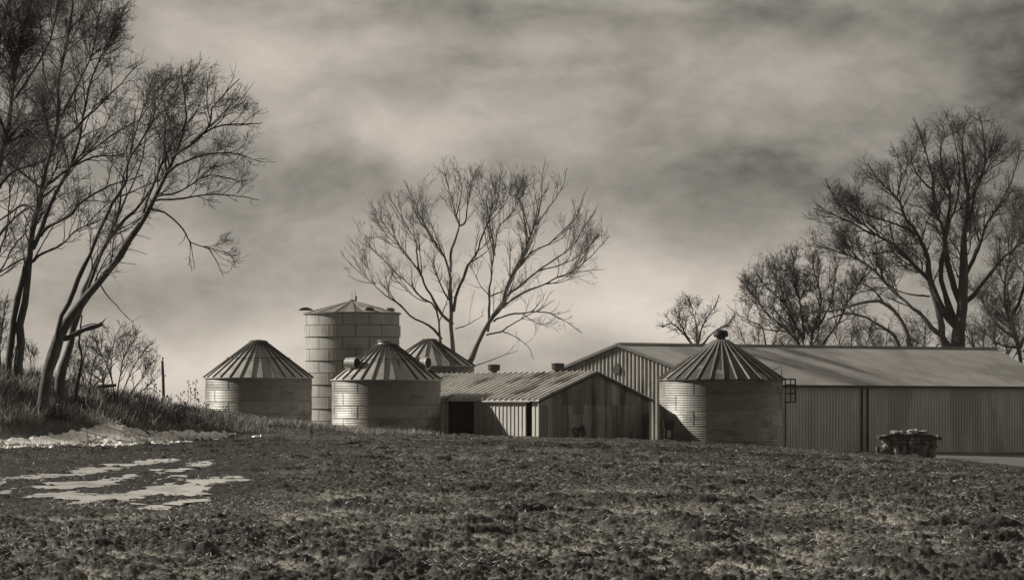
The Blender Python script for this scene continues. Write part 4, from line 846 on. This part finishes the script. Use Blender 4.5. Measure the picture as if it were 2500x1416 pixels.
x, Y, z = stand(1633, 219.5); root = thing('utility_box', 'dark upright utility box with a pale panel beside the largest bin', 'utility box', (x, Y, z), 0)
m = MB(); m.box(-.3, .3, -.22, .22, -.4, 1.55); m.box(-.36, .36, -.28, .28, 1.55, 2.02); m.build('cabinet', 'iron', root)
m = MB(); m.box(-.13, .12, -.26, -.222, .9, 1.35); m.build('panel', 'pale', root)

x, Y, z = stand(2222, 252); root = thing('debris_pile', 'heaped stack of dark blocks and boards with pale patches by the barn wall', 'pile', (x, Y, z)); k = Y / F
hp = EYE + (HY - 1050) * k - z; rn = random.Random(9); m = MB(); mp_ = MB()
for lay in range(6):
    zz = hp * (lay + .45) / 6; w = (1.9, 1.95, 2.0, 2.1, 2.25, 1.4)[lay]; n = int(w * 2 / .55)
    for row in range(3):
        for i in range(n):
            xx = -w + (i + .5 + rn.uniform(-.2, .2)) * 2 * w / n
            m.blob((xx, (row - 1) * .6 + rn.uniform(-.1, .1), zz), 1, (rn.uniform(.26, .40), .34, hp / 12 * rn.uniform(.9, 1.3)), 8, .13, rn)
for xx, zz, w_, h_ in [(-1.15, .5, .3, .55), (-.55, .45, .24, .5), (.95, .5, .34, .5), (1.5, .4, .3, .4)]: m.blob((xx, -.85, zz), 1, (w_, .3, h_), 7, .12, rn)
m.build('blocks', 'stone', root)
m = MB(); m.hexa([Vector(p) for p in [(-1.1, -1.0, hp * .70), (1.6, -1.0, hp * .74), (1.6, .9, hp * .78), (-1.1, .9, hp * .74), (-1.1, -1.0, hp * .80), (1.55, -1.0, hp * .83), (1.5, .9, hp * .84), (-1.1, .9, hp * .86)]]); m.build('cover_board', 'trim', root)
for sx_, a_, b_ in ((-1, -2.5, -.9), (1, .9, 2.3)):
    m = MB(); m.hexa([Vector(p) for p in [(a_, -.9, hp * (.66 if sx_ < 0 else .76)), (b_, -.95, hp * (.78 if sx_ < 0 else .64)), (b_, .8, hp * .74), (a_, .8, hp * .72), (a_, -.85, hp * (.76 if sx_ < 0 else .88)), (b_, -.9, hp * (.92 if sx_ < 0 else .74)), (b_, .8, hp * .85), (a_, .8, hp * .82)]]); m.build('cover_board', 'trim', root)
m = MB()
for xx, yy, zz, a_, b_, c_ in [(.0, -.9, hp * .98, .28, .2, .12), (.38, -.85, hp * 1.0, .2, .2, .13), (-.3, -.93, hp * .88, .6, .12, .05), (.9, -.8, hp * .96, .3, .2, .05), (1.1, -.85, hp * .87, .5, .14, .05), (-.1, -1.0, hp * .55, .14, .12, .14), (.02, -.98, hp * .7, .07, .1, .12), (.25, -1.0, hp * .16, .4, .1, .05)]:
    m = MB(); m.blob((xx, yy, zz), 1, (a_, b_, c_), 8, .2, rn); m.build('snow_patch', 'pale', root)
x, Y, z = stand(2142, 248)
for px, w_, h_, lab in ((2143, .16, .42, 'short pale stub standing at the left foot of the debris pile'), (2164, .38, .33, 'rounded grey boulder lying between the pale stub and the debris pile')):
    x, Y, z = stand(px, 247); m = MB(); m.blob((0, 0, h_ * .6), 1, (w_, w_ * .8, h_), 9, .15, rn); o = m.build('boulder', 'gravel'); o.location = (x, Y, z + .25); tag(o, lab, 'boulder')
x, Y, z = stand(1410, 219); tree('low_bush', 'small dark bush against the shed gable wall', 'bush', 221,
  [([(1410,1085),(1410,1060),(1412,1040)], 1.5, .8, 1), ([(1408,1080),(1398,1055),(1395,1045)], 1.2, .8, 1), ([(1412,1080),(1422,1060),(1424,1045)], 1.2, .8, 1)],
  [(1410, 1060, 20, 26)], 61, twr=.012, depth=.4, lv=[(14, (.3, .6), 5), (12, (.2, .4), 4), (8, (.1, .25), 3)], bark='trim', twig='trim')
# tall dry weeds on the skyline of the bank
def weed(px, top, lab, i, bend=0.):
    Y = float(ip(px, XC, YCR)) - 1; x = (px - 1250) / F * Y; z = gz(x, Y); h = (EYE + (HY - top) / F * Y) - z; rn = random.Random(100 + i)
    root = thing('dry_weed', lab, 'weed', (x, Y, z), 0, 'tall dry weeds on the bank'); m = MB(); hd = MB()
    tip = (bend * h, 0, h); m.tube([(0, 0, -.1), (bend * h * .3 + rn.uniform(-.02, .02), 0, h * .5), tip], [.016, .012, .007], 4)
    for q in range(rn.randint(5, 9)):
        f_ = rn.uniform(.35, .95); a = rn.uniform(0, 6.28); l = rn.uniform(.1, .3) * (1.2 - f_ * .6); p = (bend * h * f_ * f_, 0, h * f_); e = (p[0] + l * math.cos(a), l * math.sin(a), p[2] + l * .9)
        m.tube([p, e], [.008, .005], 3); hd.blob(e, rn.uniform(.018, .04), (1, 1, 1.5), 5, .3, rn)
    hd.blob(tip, .03, (1, 1, 2), 5, .3, rn); m.add(hd.v, hd.f); m.build('stem', 'weed', root)
ws = [(358,952,'tall dry weed leaning at the foot of the bank shrub'),(366,938,'tall dry weed with a tufted head nearest the shrub'),(374,930,'tallest of the weeds just left of the lone post'),(384,946,'thin dry weed close to the left of the lone post'),(406,968,'short weed right at the foot of the lone post'),(416,972,'short bent weed a little right of the lone post'),
      (440,960,'straight single stalk midway between the post and the first bin'),(452,984,'very short weed left of the branching weed clump'),(460,930,'branching tall weed, left one of the clump before the first bin'),(466,948,'middle weed of the clump before the first bin'),(472,928,'tallest weed of the clump before the first bin'),(479,950,'right hand weed of the clump before the first bin'),
      (486,975,'small weed between the clump and the bin wall'),(502,988,'small weed in front of the lit edge of the first bin'),(546,992,'thin weed in front of the lit wall of the first bin'),(588,1000,'thin weed where the first bin wall turns dark'),(596,1006,'pale stub of weed in front of the dark bin wall')]
for i, (px, tp, lab) in enumerate(ws): weed(px, tp, lab, i, random.uniform(-.12, .12))

# ------------------------------------------------------------------ thin haze
m = bpy.data.materials.new('haze_air'); m.use_nodes = True; t = m.node_tree; t.nodes.clear()
o_ = t.nodes.new('ShaderNodeOutputMaterial'); v = t.nodes.new('ShaderNodeVolumePrincipled'); v.inputs['Density'].default_value = HAZE; v.inputs['Color'].default_value = (.97, .93, .86, 1); v.inputs['Anisotropy'].default_value = .2
t.links.new(v.outputs[0], o_.inputs['Volume']); MT['haze'] = m
mb = MB(); mb.box(-12600, 12600, -60, 9400, -120, 40); tag(mb.build('haze', 'haze'), kind='stuff')
